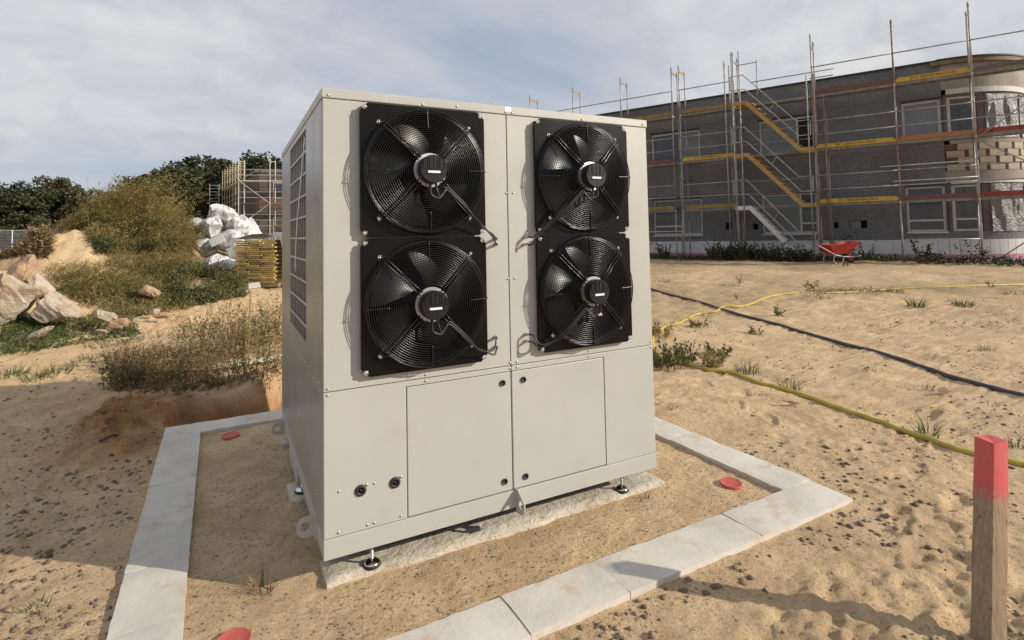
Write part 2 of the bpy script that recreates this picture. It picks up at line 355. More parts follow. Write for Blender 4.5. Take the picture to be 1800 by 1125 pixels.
FEET = []
_fr = np.random.default_rng(5)
for (fx, fy, fa, nst) in ((3.3, -1.6, 115, 12), (2.2, -1.3, 25, 9), (4.8, 0.4, 150, 12), (3.2, 0.3, 60, 14), (-1.6, -0.6, 80, 10), (-2.2, 1.6, 40, 9), (5.5, 2.2, 20, 12), (4.0, 2.6, 95, 10), (-1.3, 0.9, 100, 7), (6.5, -0.6, 70, 9), (0.4, -1.3, 5, 8)):
    for k in range(nst):
        t_ = R(fa+_fr.uniform(-14, 14)); fx += 0.36*math.cos(t_); fy += 0.36*math.sin(t_); sd_ = 0.09*(1 if k % 2 else -1)
        FEET.append((fx-sd_*math.sin(t_), fy+sd_*math.cos(t_), t_+_fr.uniform(-.2, .2), _fr.uniform(0.006, 0.016)))
HEAPS = [  # pixel foot of the heap's axis, depth, height above the ramp, sigma across, sigma along
    (128, 13.0, 1.62, 0.95, 0.95), (222, 15.5, 2.25, 2.1, 1.3), (8, 9.4, 1.02, 0.62, 0.7), (292, 14.0, 1.05, 0.75, 0.8), (170, 11.3, 0.55, 1.5, 0.9), (330, 12.3, 0.45, 1.4, 0.8)]
def heap_xy(px, d):
    p = at(px, 425, d); return p[0], p[1]
def ground_parts(x, y):
    b = (x-CAM[0])*0.4615+(y-CAM[1])*0.887; a = (x-CAM[0])*0.887-(y-CAM[1])*0.4615
    z = 0.036 + 0.325*sstep(5, 18, b) + 0.30*sstep(18, 48, b)
    hz = np.zeros_like(x)
    for (px, d, h, sa, sb) in HEAPS:
        hx, hy = heap_xy(px, d); dx, dy = x-hx, y-hy
        da = dx*0.887-dy*0.4615; db = dx*0.4615+dy*0.887
        q = (da/sa)**2+(db/sb)**2
        hz = np.maximum(hz, h*np.exp(-0.5*q*(1+0.3*vnoise(x*0.9, y*0.9, 5)))) 
    return a, b, z, hz
def gz(x, y, fine=True):
    x = np.asarray(x, float); y = np.asarray(y, float)
    a, b, z, hz = ground_parts(x, y)
    z = z + hz*(1+0.12*fbm(x*1.3, y*1.3, 4, 3)) + np.minimum(hz, 1.0)*(0.13*fbm(x*2.2, y*2.2, 2, 9)+0.05*fbm(x*7.1, y*7.1, 3, 12, 0.65))
    lx, ly = kerb_local(x, y)
    dk = np.maximum(np.abs(lx)-KHX, np.abs(ly)-KHY)           # >0 outside the kerb
    far = sstep(0.02, 0.5, dk)
    rough = 0.35+0.65*sstep(-0.1, 0.25, fbm(x*0.6+9, y*0.6, 3, 21)+0.1)
    z = z + far*(0.075*fbm(x*0.5, y*0.5, 3, 31)*sstep(0.2, 2.5, dk) + 0.042*rough*fbm(x*2.2, y*2.2, 3, 33))
    tread = np.where(far > 0, 1, 1)
    z = z + (0.016*far+0.010)*fbm(x*6.5, y*8.5, 3, 41, 0.65)*rough
    if fine: z = z + (0.012*rough*(0.30+0.70*far)+0.004)*fbm(x*19, y*23, 2, 51, 0.8)
    bl = 0.34-np.abs(fbm(x*4.2+3, y*5.0, 3, 57, 0.62)); bl2 = 0.34-np.abs(fbm(x*11+7, y*13.0, 2, 58, 0.6))
    patch = sstep(-0.12, 0.30, fbm(x*0.85+2, y*0.85+6, 3, 59))
    z = z - far*patch*(0.034*np.maximum(0, 0.20-bl)+0.0) + far*patch*0.016*bl2*(1 if fine else 0)
    if fine and x.size > 500:                                  # boot prints
        for (fx, fy, t_, dp) in FEET:
            m = (np.abs(x-fx) < 0.3) & (np.abs(y-fy) < 0.3) & (dk > 0.03)
            if not m.any(): continue
            u = (x[m]-fx)*math.cos(t_)+(y[m]-fy)*math.sin(t_); v = -(x[m]-fx)*math.sin(t_)+(y[m]-fy)*math.cos(t_)
            q = np.sqrt((u/0.145)**2+(v/(0.052+0.012*np.tanh(u*30)))**2); z[m] += -dp*sstep(1.12, 0.82, q)+dp*0.55*np.exp(-((q-1.28)/0.2)**2)+0.10*dp*np.sin(u*190)*(q < 0.85)
    # sand falls a little short of the kerb on the front side
    z = z - 0.004*sstep(0.5, 0.0, dk)*(ly < -KHY+0.05)*(dk > 0)
    # trench behind the rear kerb and the dug-out soil beside it
    tx = sstep(-0.85, -0.70, x)*sstep(2.6, 2.2, x)*sstep(2.80, 2.84, y)*sstep(3.72+0.12*np.sin(x*5), 3.58+0.12*np.sin(x*5), y)
    z = z - 0.34*tx
    z = z + 0.09*np.exp(-(((x+0.15)/1.5)**2+((y-3.95)/0.28)**2)) + 0.20*np.exp(-(((x-0.28)/0.32)**2+((y-3.72)/0.2)**2))
    sp = np.exp(-(((x+1.16)/0.30)**2+((y-3.05)/0.55)**2))*sstep(0.0, 0.14, dk); z = z + sp*(0.13+0.15*fbm(x*7, y*7, 4, 61, 0.65))
    return z
def gz1(x, y): return float(gz(np.array([x]), np.array([y]))[0])
def gpx(px, py, it=6):
    """ground point under a pixel of the photograph"""
    z = 0.05
    for _ in range(it):
        p = onz(px, py, z); z = 0.5*z+0.5*gz1(p[0], p[1])
    p = onz(px, py, z); return np.array([p[0], p[1], gz1(p[0], p[1])])

def axis_lines(lo, hi, c0, c1, h0, grow, hmax1, lim1a, lim1b):
    mid = list(np.arange(c0, c1, h0)); out = []
    h, p = h0, mid[-1]
    while p < hi:
        h = h*grow if (h < hmax1 or p > lim1b) else h; p += h; out.append(p)
    h, p = h0, c0; low = []
    while p > lo:
        h = h*grow if (h < hmax1 or p < lim1a) else h; p -= h; low.append(p)
    return np.array(low[::-1]+mid+out)

def make_ground():
    xs = axis_lines(-260, 420, -1.9, 3.6, 0.017, 1.03, 0.075, -12, 9)
    ys = axis_lines(-60, 520, -1.5, 3.9, 0.017, 1.03, 0.075, -2.5, 17)
    X, Y = np.meshgrid(xs, ys); nx, ny = len(xs), len(ys)
    x, y = X.ravel(), Y.ravel(); z = gz(x, y)
    me = bpy.data.meshes.new('ground'); nv = nx*ny
    me.vertices.add(nv); me.vertices.foreach_set('co', np.stack([x, y, z], 1).astype(np.float32).ravel())
    i = np.arange(nx-1)[None, :]+np.arange(ny-1)[:, None]*nx
    q = np.stack([i, i+1, i+1+nx, i+nx], -1).reshape(-1, 4); nf = len(q)
    me.loops.add(nf*4); me.loops.foreach_set('vertex_index', q.ravel().astype(np.int32))
    me.polygons.add(nf); me.polygons.foreach_set('loop_start', (np.arange(nf)*4).astype(np.int32)); me.polygons.foreach_set('loop_total', np.full(nf, 4, np.int32))
    me.polygons.foreach_set('use_smooth', np.ones(nf, bool)); me.update()
    a, b, _, hz = ground_parts(x, y)
    soil = np.exp(-(((x+1.05)/0.42)**2+((y-3.0)/0.75)**2))*1.5 + 0.55*sstep(0.03, -0.12, z)*(y > 2.7)*(y < 4.2) + 0.5*np.exp(-(((x+0.6)/1.3)**2+((y-4.1)/0.5)**2))
    soil = np.clip(soil*(1+0.9*fbm(x*3, y*3, 4, 71)), 0, 1)
    litter = np.clip(sstep(0.12, 0.5, hz)*(0.45+1.2*fbm(x*0.9, y*0.9, 4, 77)), 0, 0.85)
    hx, hy = heap_xy(128, 12.6); litter *= 1-np.exp(-(((x-hx)/1.1)**2+((y-hy)/1.1)**2))
    hx, hy = heap_xy(8, 9.4); litter *= 1-0.8*np.exp(-(((x-hx)/1.0)**2+((y-hy)/1.0)**2))
    litter = np.maximum(litter, 0.8*sstep(-0.1, 0.35, fbm(x*0.25, y*0.25, 4, 81))*sstep(20, 30, b))
    litter = np.maximum(litter, 0.42*sstep(6, 11, b)*sstep(-1, 1, a)*(0.6+0.9*fbm(x*0.6, y*0.6, 3, 83)))
    bright = np.clip(sstep(5.2, 6.4, b)*sstep(-1.0, -2.2, a)*(1-sstep(10, 13, b))*0.8, 0, 1)
    ca = me.color_attributes.new('soil', 'FLOAT_COLOR', 'POINT')
    ca.data.foreach_set('color', np.stack([soil, litter, bright, np.ones_like(x)], 1).astype(np.float32).ravel())
    o = link('ground', me, 'sand'); tag(o, kind='structure'); return o
make_ground()

# ------------------------------------------------------------------ concrete kerb frame
def rough_block(mb, lx0, lx1, ly0, ly1, z0, z1, step=0.035, amp=0.006, seed=0, mitre=None):
    nx = max(2, int((lx1-lx0)/step)); ny = max(2, int((ly1-ly0)/step))
    xs = np.linspace(lx0, lx1, nx+1); ys = np.linspace(ly0, ly1, ny+1)
    X, Y = np.meshgrid(xs, ys); P = np.stack([X.ravel(), Y.ravel()], 1)
    wx, wy = kerb_world(P[:, 0], P[:, 1])
    edge = np.minimum(np.minimum(P[:, 0]-lx0, lx1-P[:, 0]), np.minimum(P[:, 1]-ly0, ly1-P[:, 1]))
    jit = amp*1.0
    on = edge < 1e-6
    wx2 = wx + on*jit*0.7*vnoise(wx*23, wy*23, seed+3); wy2 = wy + on*jit*0.7*vnoise(wx*23, wy*23, seed+8)
    zt = z1 + amp*0.8*fbm(wx*4, wy*4, 3, seed) - on*(0.0015+0.010*np.clip(fbm(wx*11, wy*11, 2, seed+5)-0.1, 0, 1))
    n = nx+1; top = np.stack([wx2, wy2, zt], 1); F = [(j*n+i, j*n+i+1, (j+1)*n+i+1, (j+1)*n+i) for j in range(ny) for i in range(nx)]
    ring = [i for i in range(n)] + [j*n+nx for j in range(1, ny+1)] + [ny*n+i for i in range(nx-1, -1, -1)] + [j*n for j in range(ny-1, 0, -1)]
    base = len(top); bot = top[ring].copy(); bot[:, 2] = z0; m = len(ring)
    F += [(ring[k], base+k, base+(k+1) % m, ring[(k+1) % m]) for k in range(m)]
    mb.add(np.concatenate([top, bot]), F)
kerb = thing('concrete_kerb', 'rectangular frame of light grey concrete kerb stones around the cabinet', 'kerb', (KC[0], KC[1], 0.0))
def kerb_run(axis, side, cuts, seed):
    for k in range(len(cuts)-1):
        g = 0.0013; m = MB(); dz = 0.002*math.sin(seed*3.1+k*2.3)
        if axis == 'x':
            y0, y1 = (-KHY, -KHY+KW) if side < 0 else (KHY-KW, KHY)
            rough_block(m, cuts[k]+g, cuts[k+1]-g, y0, y1, -0.2, KZ+dz, seed=seed+k)
        else:
            x0, x1 = (-KHX, -KHX+KW) if side < 0 else (KHX-KW, KHX)
            rough_block(m, x0, x1, cuts[k]+g, cuts[k+1]-g, -0.2, KZ+dz, seed=seed+k)
        build(m, 'kerb_stone', 'concrete_new', kerb, auto=40)
kerb_run('x', -1, [-KHX, -1.3, -0.335, 0.145, 0.985, KHX], 11)
kerb_run('x', 1, [-KHX, -0.62, 0.38, 1.3, KHX], 23)
kerb_run('y', -1, [-KHY+KW, -0.92, -0.45, 0.52, KHY-KW], 37)
kerb_run('y', 1, [-KHY+KW, -0.55, 0.45, KHY-KW], 47)

# two cast concrete strips carry the cabinet's feet
def strip(name, label, x0, x1, y0, y1, z1, seed):
    m = MB(); nx = int((x1-x0)/0.03); ny = 7; xs = np.linspace(x0, x1, nx+1); ys = np.linspace(y0, y1, ny+1)
    X, Y = np.meshgrid(xs, ys); X = X.ravel(); Y = Y.ravel()
    on = ((Y == Y.min()) | (Y == Y.max()) | (X == X.min()) | (X == X.max()))
    Z = z1+0.010*fbm(X*7, Y*7, 4, seed)-on*(0.008+0.014*np.clip(fbm(X*9, Y*9, 2, seed+2)+.3, 0, 1))
    Yj = Y + on*0.03*fbm(X*4, Y*4, 3, seed+4); n = nx+1
    top = np.stack([X, Yj, Z], 1); F = [(j*n+i, j*n+i+1, (j+1)*n+i+1, (j+1)*n+i) for j in range(ny) for i in range(nx)]
    ring = list(range(n)) + [j*n+nx for j in range(1, ny+1)] + [ny*n+i for i in range(nx-1, -1, -1)] + [j*n for j in range(ny-1, 0, -1)]
    b = len(top); bot = top[ring].copy(); bot[:, 2] = -0.15; k = len(ring)
    F += [(ring[i], b+i, b+(i+1) % k, ring[(i+1) % k]) for i in range(k)]
    m.add(np.concatenate([top, bot]), F); o = build(m, name, 'concrete_strip', auto=50)
    return tag(o, label, 'concrete strip', 'concrete strips under the cabinet')
strip('footing_strip', 'rough concrete footing strip under the front feet of the cabinet', 0.02, 1.97, 0.035, 0.235, 0.068, 5)
strip('footing_strip', 'concrete footing strip under the middle of the cabinet, its end showing at left', -0.045, 1.9, 0.88, 1.16, 0.078, 15)
strip('footing_strip', 'concrete footing strip under the rear of the cabinet', -0.02, 1.9, 1.84, 2.04, 0.078, 25)

# ------------------------------------------------------------------ the cabinet with its four fans
UW, UD, UB, UT = 1.862, 2.077, 0.18, 2.231
def catmull(P, n=8):
    P = np.asarray(P, float); Q = np.vstack([2*P[0]-P[1], P, 2*P[-1]-P[-2]]); out = []
    for i in range(1, len(Q)-2):
        p0, p1, p2, p3 = Q[i-1], Q[i], Q[i+1], Q[i+2]
        for t in np.linspace(0, 1, n, endpoint=False):
            out.append(0.5*((2*p1)+(-p0+p2)*t+(2*p0-5*p1+4*p2-p3)*t*t+(-p0+3*p1-3*p2+p3)*t**3))
    out.append(P[-1]); return np.array(out)
unit = thing('heat_pump_cabinet', 'large light grey sheet metal heat pump cabinet with four black fans', 'heat pump', (UW/2, UD/2, UB))
def sheet(name, u0, u1, v0, v1, holes, plane, pos, thick, inward, bevel=0.0022):
    """sheet metal panel with rectangular openings: plane 'y' (front) or 'x' (side)"""
    us = sorted({u0, u1, *[h[0] for h in holes], *[h[1] for h in holes]}); vs_ = sorted({v0, v1, *[h[2] for h in holes], *[h[3] for h in holes]})
    mb = MB(); V = [(u, v) for v in vs_ for u in us]; n = len(us); F = []
    for j in range(len(vs_)-1):
        for i in range(n-1):
            cu, cv = (us[i]+us[i+1])/2, (vs_[j]+vs_[j+1])/2
            if any(h[0] < cu < h[1] and h[2] < cv < h[3] for h in holes): continue
            F.append((j*n+i, j*n+i+1, (j+1)*n+i+1, (j+1)*n+i))
    mb.add([(u, pos, v) if plane == 'y' else (pos, u, v) for u, v in V], F)
    p = np.array(WL[unit.name]); mb.v = [v-p for v in mb.v]
    me = bpy.data.meshes.new(name); me.from_pydata(np.concatenate(mb.v).tolist(), [], mb.f)
    bm = bmesh.new(); bm.from_mesh(me)
    d = Vector((0, inward, 0)) if plane == 'y' else Vector((inward, 0, 0))
    r = bmesh.ops.extrude_face_region(bm, geom=bm.faces[:]); bmesh.ops.translate(bm, verts=[g for g in r['geom'] if isinstance(g, bmesh.types.BMVert)], vec=d*thick)
    loose = [v for v in bm.verts if not v.link_faces]; bmesh.ops.delete(bm, geom=loose, context='VERTS')
    bmesh.ops.recalc_face_normals(bm, faces=bm.faces); bm.to_mesh(me); bm.free()
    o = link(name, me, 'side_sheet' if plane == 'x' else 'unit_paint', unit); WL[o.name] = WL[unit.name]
    md = o.modifiers.new('bevel', 'BEVEL'); md.width = bevel; md.segments = 2; md.limit_method = 'ANGLE'
    return o
def ubox(name, x0, x1, y0, y1, z0, z1, m='unit_paint', bevel=0.0022):
    return build(MB().box(x0, x1, y0, y1, z0, z1), name, m, unit, bevel=bevel)
FX = (0.465, 1.375); FZ = (1.868, 1.2475); FH = 0.3075
def opening(fx): return [(fx-0.285, fx+0.285, z-0.285, z+0.285) for z in FZ]
sheet('fan_panel', 0.002, 0.9135, 0.893, 2.185, opening(FX[0]), 'y', 0.0, 0.02, 1)
sheet('fan_panel', 0.9185, UW-0.002, 0.893, 2.185, opening(FX[1]), 'y', 0.0, 0.02, 1)
sheet('service_panel', 0.002, 0.9155, 0.269, 0.8895, [(0.368, 0.9155, 0.269, 0.864)], 'y', 0.0, 0.02, 1)
sheet('service_panel', 0.9205, UW-0.002, 0.269, 0.8895, [(0.9205, 1.5045, 0.269, 0.864)], 'y', 0.0, 0.02, 1)
sheet('access_door', 0.3725, 0.9145, 0.2725, 0.8605, [], 'y', 0.0015, 0.02, 1, 0.003)
sheet('access_door', 0.9215, 1.5005, 0.2725, 0.8605, [], 'y', 0.0015, 0.02, 1, 0.003)
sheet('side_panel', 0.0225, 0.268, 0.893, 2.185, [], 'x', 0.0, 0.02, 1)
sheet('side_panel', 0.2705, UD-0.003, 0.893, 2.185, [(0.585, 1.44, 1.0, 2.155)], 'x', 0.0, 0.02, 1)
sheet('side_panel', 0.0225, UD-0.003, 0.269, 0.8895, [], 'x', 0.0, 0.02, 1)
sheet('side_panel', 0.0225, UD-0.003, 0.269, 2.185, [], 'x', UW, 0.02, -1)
ubox('rear_panel', 0.022, UW-0.022, UD-0.022, UD-0.001, 0.27, 2.185)
ubox('top_cover', -0.004, UW+0.004, -0.005, UD+0.005, 2.1875, UT, bevel=0.004)
ubox('base_rail', 0.0, UW, -0.001, 0.05, UB, 0.2665, bevel=0.003)
ubox('base_rail', 0.0, 0.05, 0.0505, UD, UB, 0.2665, bevel=0.003)
ubox('base_rail', UW-0.05, UW, 0.0505, UD, UB, 0.2665, bevel=0.003)
# dark inside: lower compartment, seam backing and the deep chamber behind the fans
ic = MB(); ic.box(0.024, UW-0.024, 0.026, UD-0.03, 0.2, 0.886); ic.box(0.024, UW-0.024, 0.42, UD-0.03, 0.89, 2.18)
for x0, x1 in ((0.024, 0.16), (0.77, 1.07), (1.68, UW-0.024)): ic.box(x0, x1, 0.022, 0.04, 0.8875, 2.18)
build(ic, 'inner_casing', 'unit_dark', unit)
g = MB(); g.box(0.03, 0.06, 0.57, 1.46, 0.98, 2.17); build(g, 'heat_exchanger', 'coil', unit)
cbm = MB().box(-0.003, 0.003, -0.4325, 0.4325, -0.006, 0.006).mesh('grille_crossbar'); cbm.materials.append(MAT['unit_paint'])
for k in range(1, 10): inst(cbm, 'grille_crossbar', None, unit, (0.004, 1.0125, 2.155-0.1186*k))
gum = MB().box(-0.0025, 0.0025, -0.0045, 0.0045, -0.5825, 0.5825).mesh('grille_upright'); gum.materials.append(MAT['aluminium'])
for k in range(1, 9): inst(gum, 'grille_upright', None, unit, (0.011, 0.585+0.855*k/9, 1.5775))
hang = catmull([(0.004, 0.66, 2.12), (-0.004, 0.80, 1.86), (-0.006, 0.98, 1.60), (-0.004, 1.08, 1.36)], 8)
build(MB().tube(hang, 0.0035, 6), 'hanging_tie', 'label_white', unit, smooth=True)

# --- screws, shared mesh
sm = MB().lathe([(0.0, -0.0045), (0.0035, -0.0042), (0.0062, -0.0022), (0.0070, 0.0), (0.0070, 0.003)], (0, 0, 0), 'y', 10).mesh('screw', True); sm.materials.append(MAT['zinc'])
smx = MB().lathe([(0.0, -0.0035), (0.0035, -0.003), (0.0055, 0.0), (0.0055, 0.003)], (0, 0, 0), 'x', 8).mesh('screw', True); smx.materials.append(MAT['unit_paint'])
for px in [(575.6, 684), (575.6, 695), (748, 658.7), (748, 669.5), (896.5, 637), (908.5, 636), (896.5, 647.5), (908.5, 645.5), (1034.7, 617), (1034.7, 626.5), (1143.7, 601), (1143.7, 610),
           (595.7, 864), (645, 852), (658, 849.5), (704.7, 838), (595, 936), (645.8, 922.6), (658, 919), (704.7, 907), (893, 490), (905, 489), (890, 339.5), (902, 339)]:
    p = ony(px[0], px[1], 0.0); inst(sm, 'screw', None, unit, (p[0], 0.0, p[2]))
for px in [(577, 167), (743.5, 183.5), (803, 187), (888.5, 197), (900, 198), (1023, 210), (1129.5, 219)]:
    p = ony(px[0], px[1], -0.005); inst(sm, 'screw', None, unit, (p[0], -0.005, p[2]))
for k in range(8): inst(smx, 'screw', None, unit, (-0.004, 0.1+0.265*k, 2.205))
for k in range(6):
    for z in (0.91, 0.872): inst(smx, 'screw', None, unit, (0.0, 0.12+0.36*k, z))
for y, z in ((0.05, 1.55), (0.255, 1.52), (1.95, 1.5), (0.25, 0.62), (0.25, 0.36), (1.9, 0.6), (1.9, 0.4), (0.04, 1.25)): inst(smx, 'screw', None, unit, (0.0, y, z))
# latches, grommets, sticker
lm = MB().lathe([(0.0135, 0.006), (0.0155, 0.001), (0.0155, -0.002), (0.0115, -0.004), (0.0105, 0.004), (0.0, 0.004)], (0, 0, 0), 'y', 20).mesh('latch', True); lm.materials.append(MAT['rubber'])
for x, z in ((0.867, 0.811), (0.987, 0.811), (0.869, 0.323), (0.989, 0.322)): inst(lm, 'latch', None, unit, (x, -0.0035, z))
gm = MB().lathe([(0.0245, 0.004), (0.0245, -0.006), (0.019, -0.009), (0.013, -0.009), (0.012, 0.0), (0.007, 0.0), (0.006, -0.005), (0.0, -0.005)], (0, 0, 0), 'y', 22).mesh('grommet', True); gm.materials.append(MAT['rubber'])
for x, z in ((0.157, 0.443), (0.311, 0.443)): inst(gm, 'cable_grommet', None, unit, (x, 0.0, z))
p = ony(893, 192, -0.005); ubox('sticker', p[0]-0.019, p[0]+0.019, -0.0062, -0.0048, p[2]-0.012, p[2]+0.011, 'label_white', 0)

# --- lifting lugs (plate with a hole), feet, bracket
def holed_plate(mb, poly, hc, hr, e1, e2, e3, o, n=40):
    """polygon in e1/e2 with one round hole, thickness e3"""
    poly = np.array(poly, float); hc = np.array(hc, float); o, e1, e2, e3 = map(lambda q: np.asarray(q, float), (o, e1, e2, e3))
    ang = set(np.linspace(0, 2*math.pi, n, endpoint=False)) | {math.atan2(p[1]-hc[1], p[0]-hc[0]) % (2*math.pi) for p in poly}
    A = sorted(ang); out = []; inn = []
    for a in A:
        d = np.array([math.cos(a), math.sin(a)]); best = None
        for i in range(len(poly)):
            p, q = poly[i]-hc, poly[(i+1) % len(poly)]-hc; e = q-p; den_ = d[0]*e[1]-d[1]*e[0]
            if abs(den_) < 1e-12: continue
            t = (p[0]*e[1]-p[1]*e[0])/den_; u = (p[0]*d[1]-p[1]*d[0])/den_
            if t > 0 and -1e-6 <= u <= 1+1e-6: best = t if best is None else max(best, t)
        out.append(hc+d*best); inn.append(hc+d*hr)
    m = len(A); W = lambda p, k: o+e1*p[0]+e2*p[1]+e3*k
    V = [W(p, 0) for p in out]+[W(p, 0) for p in inn]+[W(p, 1) for p in out]+[W(p, 1) for p in inn]; F = []
    for i in range(m):
        j = (i+1) % m
        F += [(i, j, m+j, m+i), (2*m+i, 3*m+i, 3*m+j, 2*m+j), (i, 2*m+i, 2*m+j, j), (m+i, m+j, 3*m+j, 3*m+i)]
    mb.add(V, F); return mb
lug = [(0, 0), (0.058, 0), (0.082, 0.022), (0.082, 0.062), (0.062, 0.088), (0, 0.096)]
build(holed_plate(MB(), [(0, -0.02), (0.05, -0.015), (0.088, 0.01), (0.088, 0.052), (0.02, 0.095), (0, 0.098)], (0.05, 0.035), 0.019, (0, -1, 0), (0, 0, 1), (0.006, 0, 0), (0.931, -0.001, 0.178)), 'lifting_lug', 'unit_paint', unit)
build(holed_plate(MB(), lug, (0.046, 0.046), 0.021, (-1, 0, 0), (0, 0, 1), (0, 0.006, 0), (-0.0005, 0.24, 0.181)), 'lifting_lug', 'unit_paint', unit)
build(MB().box(-0.006, -0.0005, 0.19, 0.24, 0.181, 0.277), 'lug_flange', 'unit_paint', unit)
build(holed_plate(MB(), lug, (0.046, 0.046), 0.021, (-1, 0, 0), (0, 0, 1), (0, 0.006, 0), (-0.0005, 1.86, 0.135)), 'lifting_lug', 'unit_paint', unit)
build(MB().box(-0.005, 0.0015, 0.98, 1.46, 0.115, 0.22), 'side_bracket', 'unit_paint', unit, bevel=0.002)
fm = MB().lathe([(0.0, 0.0), (0.037, 0.0), (0.041, 0.004), (0.041, 0.010), (0.036, 0.013)], (0, 0, 0), 'z', 24).mesh('foot_pad', True); fm.materials.append(MAT['rubber'])
fc = MB().lathe([(0.038, 0.0125), (0.035, 0.018), (0.024, 0.026), (0.012, 0.031), (0.0085, 0.032), (0.0085, 0.034)], (0, 0, 0), 'z', 24).mesh('foot_cup', True); fc.materials.append(MAT['chrome'])
pr_ = []
for k in range(26): pr_ += [(0.0075, 0.03+k*0.0042), (0.0062, 0.0321+k*0.0042)]
fr = MB().lathe(pr_, (0, 0, 0), 'z', 12).mesh('threaded_rod', False); fr.materials.append(MAT['chrome'])
fn_ = MB().lathe([(0.0135, 0.0), (0.0135, 0.010)], (0, 0, 0), 'z', 6).mesh('lock_nut', False); fn_.materials.append(MAT['chrome'])
for (x, y, z) in ((0.222, 0.075, 0.062), (1.662, 0.075, 0.064), (0.02, 0.97, 0.078), (1.84, 0.97, 0.078), (0.222, 1.94, 0.078), (1.662, 1.94, 0.078)):
    fo = inst(fm, 'levelling_foot', None, unit, (x, y, z)); WL[fo.name] = (x, y, z)
    for me_, nm in ((fc, 'foot_cup'), (fr, 'threaded_rod')): link(nm, me_, None, fo)
    link('lock_nut', fn_, None, fo, (0, 0, UB-0.012-z))

# --- fan assembly, meshes shared by the four fans (local frame: x right, y into the cabinet, z up, origin on the panel)
def plate_mesh():
    h, c, rh, n = FH, 0.035, 0.274, 96; V = []; F = []
    poly = [(h-c, -h), (h, -h+c), (h, h-c), (h-c, h), (-h+c, h), (-h, h-c), (-h, -h+c), (-h+c, -h)]
    m = MB(); holed_plate(m, poly, (0, 0), rh, (1, 0, 0), (0, 0, 1), (0, 0.018, 0), (0, -0.034, 0), n)
    m.box(-h+0.012, h-0.012, -0.0155, -0.0005, -h+0.012, -0.292); m.box(-h+0.012, h-0.012, -0.0155, -0.0005, 0.292, h-0.012)
    m.box(-h+0.012, -0.292, -0.0155, -0.0005, -0.2915, 0.2915); m.box(0.292, h-0.012, -0.0155, -0.0005, -0.2915, 0.2915)
    # nozzle: lip and inlet wall
    pts = [(0.300, -0.0345), (0.292, -0.042), (0.284, -0.044), (0.276, -0.041), (0.272, -0.03), (0.270, 0.0), (0.270, 0.10), (0.285, 0.16)]
    V = []; k = 72
    for (rr, yy) in pts: V += [(rr*math.cos(2*math.pi*i/k), yy, rr*math.sin(2*math.pi*i/k)) for i in range(k)]
    F = [(a*k+i, a*k+(i+1) % k, (a+1)*k+(i+1) % k, (a+1)*k+i) for a in range(len(pts)-1) for i in range(k)]
    m.add(V, F); return m.mesh('fan_plate')
def ring_y(r): return -0.098+0.022*(r/0.286) if r < 0.289 else -0.058
def grille_mesh():
    m = MB(); rs = list(np.linspace(0.092, 0.286, 20))
    for r in rs:
        y = ring_y(r); m.tube([(r*math.cos(t), y, r*math.sin(t)) for t in np.linspace(0, 2*math.pi, 72, endpoint=False)], 0.0018, 5, closed=True)
    for r, y in ((0.2905, -0.066), (0.292, -0.054), (0.293, -0.044)):
        m.tube([(r*math.cos(t), y, r*math.sin(t)) for t in np.linspace(0, 2*math.pi, 72, endpoint=False)], 0.0019, 5, closed=True)
    for k in range(4):                                       # short single stays on the axes
        t = k*math.pi/2+0.02; c, s_ = math.cos(t), math.sin(t)
        pts = [(r*c, ring_y(r)-0.0045, r*s_) for r in np.linspace(0.19, 0.286, 9)]+[(0.297*c, -0.06, 0.297*s_), (0.302*c, -0.052, 0.302*s_)]
        m.tube(pts, 0.0030, 6)
    return m.mesh('guard_grille', True)
def stays_mesh():
    m = MB()
    for k in range(1):                                       # twin rods on the diagonals carry the motor
        t = math.pi/4+k*math.pi/2; c, s_ = math.cos(t), math.sin(t)
        for sd_ in (-1, 1):
            o = np.array([-s_, 0, c])*0.0085*sd_
            pts = [np.array([r*c, (ring_y(r) if r < 0.286 else -0.052)-0.006-(0.008 if r < 0.17 else 0), r*s_])+o for r in (0.074, 0.11, 0.15, 0.175, 0.21, 0.24, 0.27, 0.283, 0.295)]
            pts.append(np.array([0.300*c, -0.036, 0.300*s_])+o); m.tube(pts, 0.0036, 6)
        m.box(0.3*c-0.016, 0.3*c+0.016, -0.040, -0.0335, 0.3*s_-0.016, 0.3*s_+0.016)
    return m.mesh('motor_stay', True)
def blade_mesh():
    m = MB(); V = []; F = []; nr, na = 12, 12
    for i in range(nr+1):
        q = i/nr; r = 0.07+0.19*q; half = R(25+12*math.sin(q*math.pi*0.9)-4*q); sweep = R(26)*q**1.4
        for j in range(na+1):
            u = j/na*2-1; a = sweep+half*u; tip = (1-0.10*u*u)
            y = 0.045-math.tan(R(33-13*q))*r*half*u*0.85 - 0.012*(1-u*u)
            V.append((r*tip**0.3*math.cos(a), y, r*tip**0.3*math.sin(a)))
    n = na+1
    F = [(i*n+j, i*n+j+1, (i+1)*n+j+1, (i+1)*n+j) for i in range(nr) for j in range(na)]
    m.add(V, F); V2 = np.array(V)+np.array([0, 0.004, 0]); m.add(V2, [f[::-1] for f in F]); 
    me = m.mesh('blade', True); return me
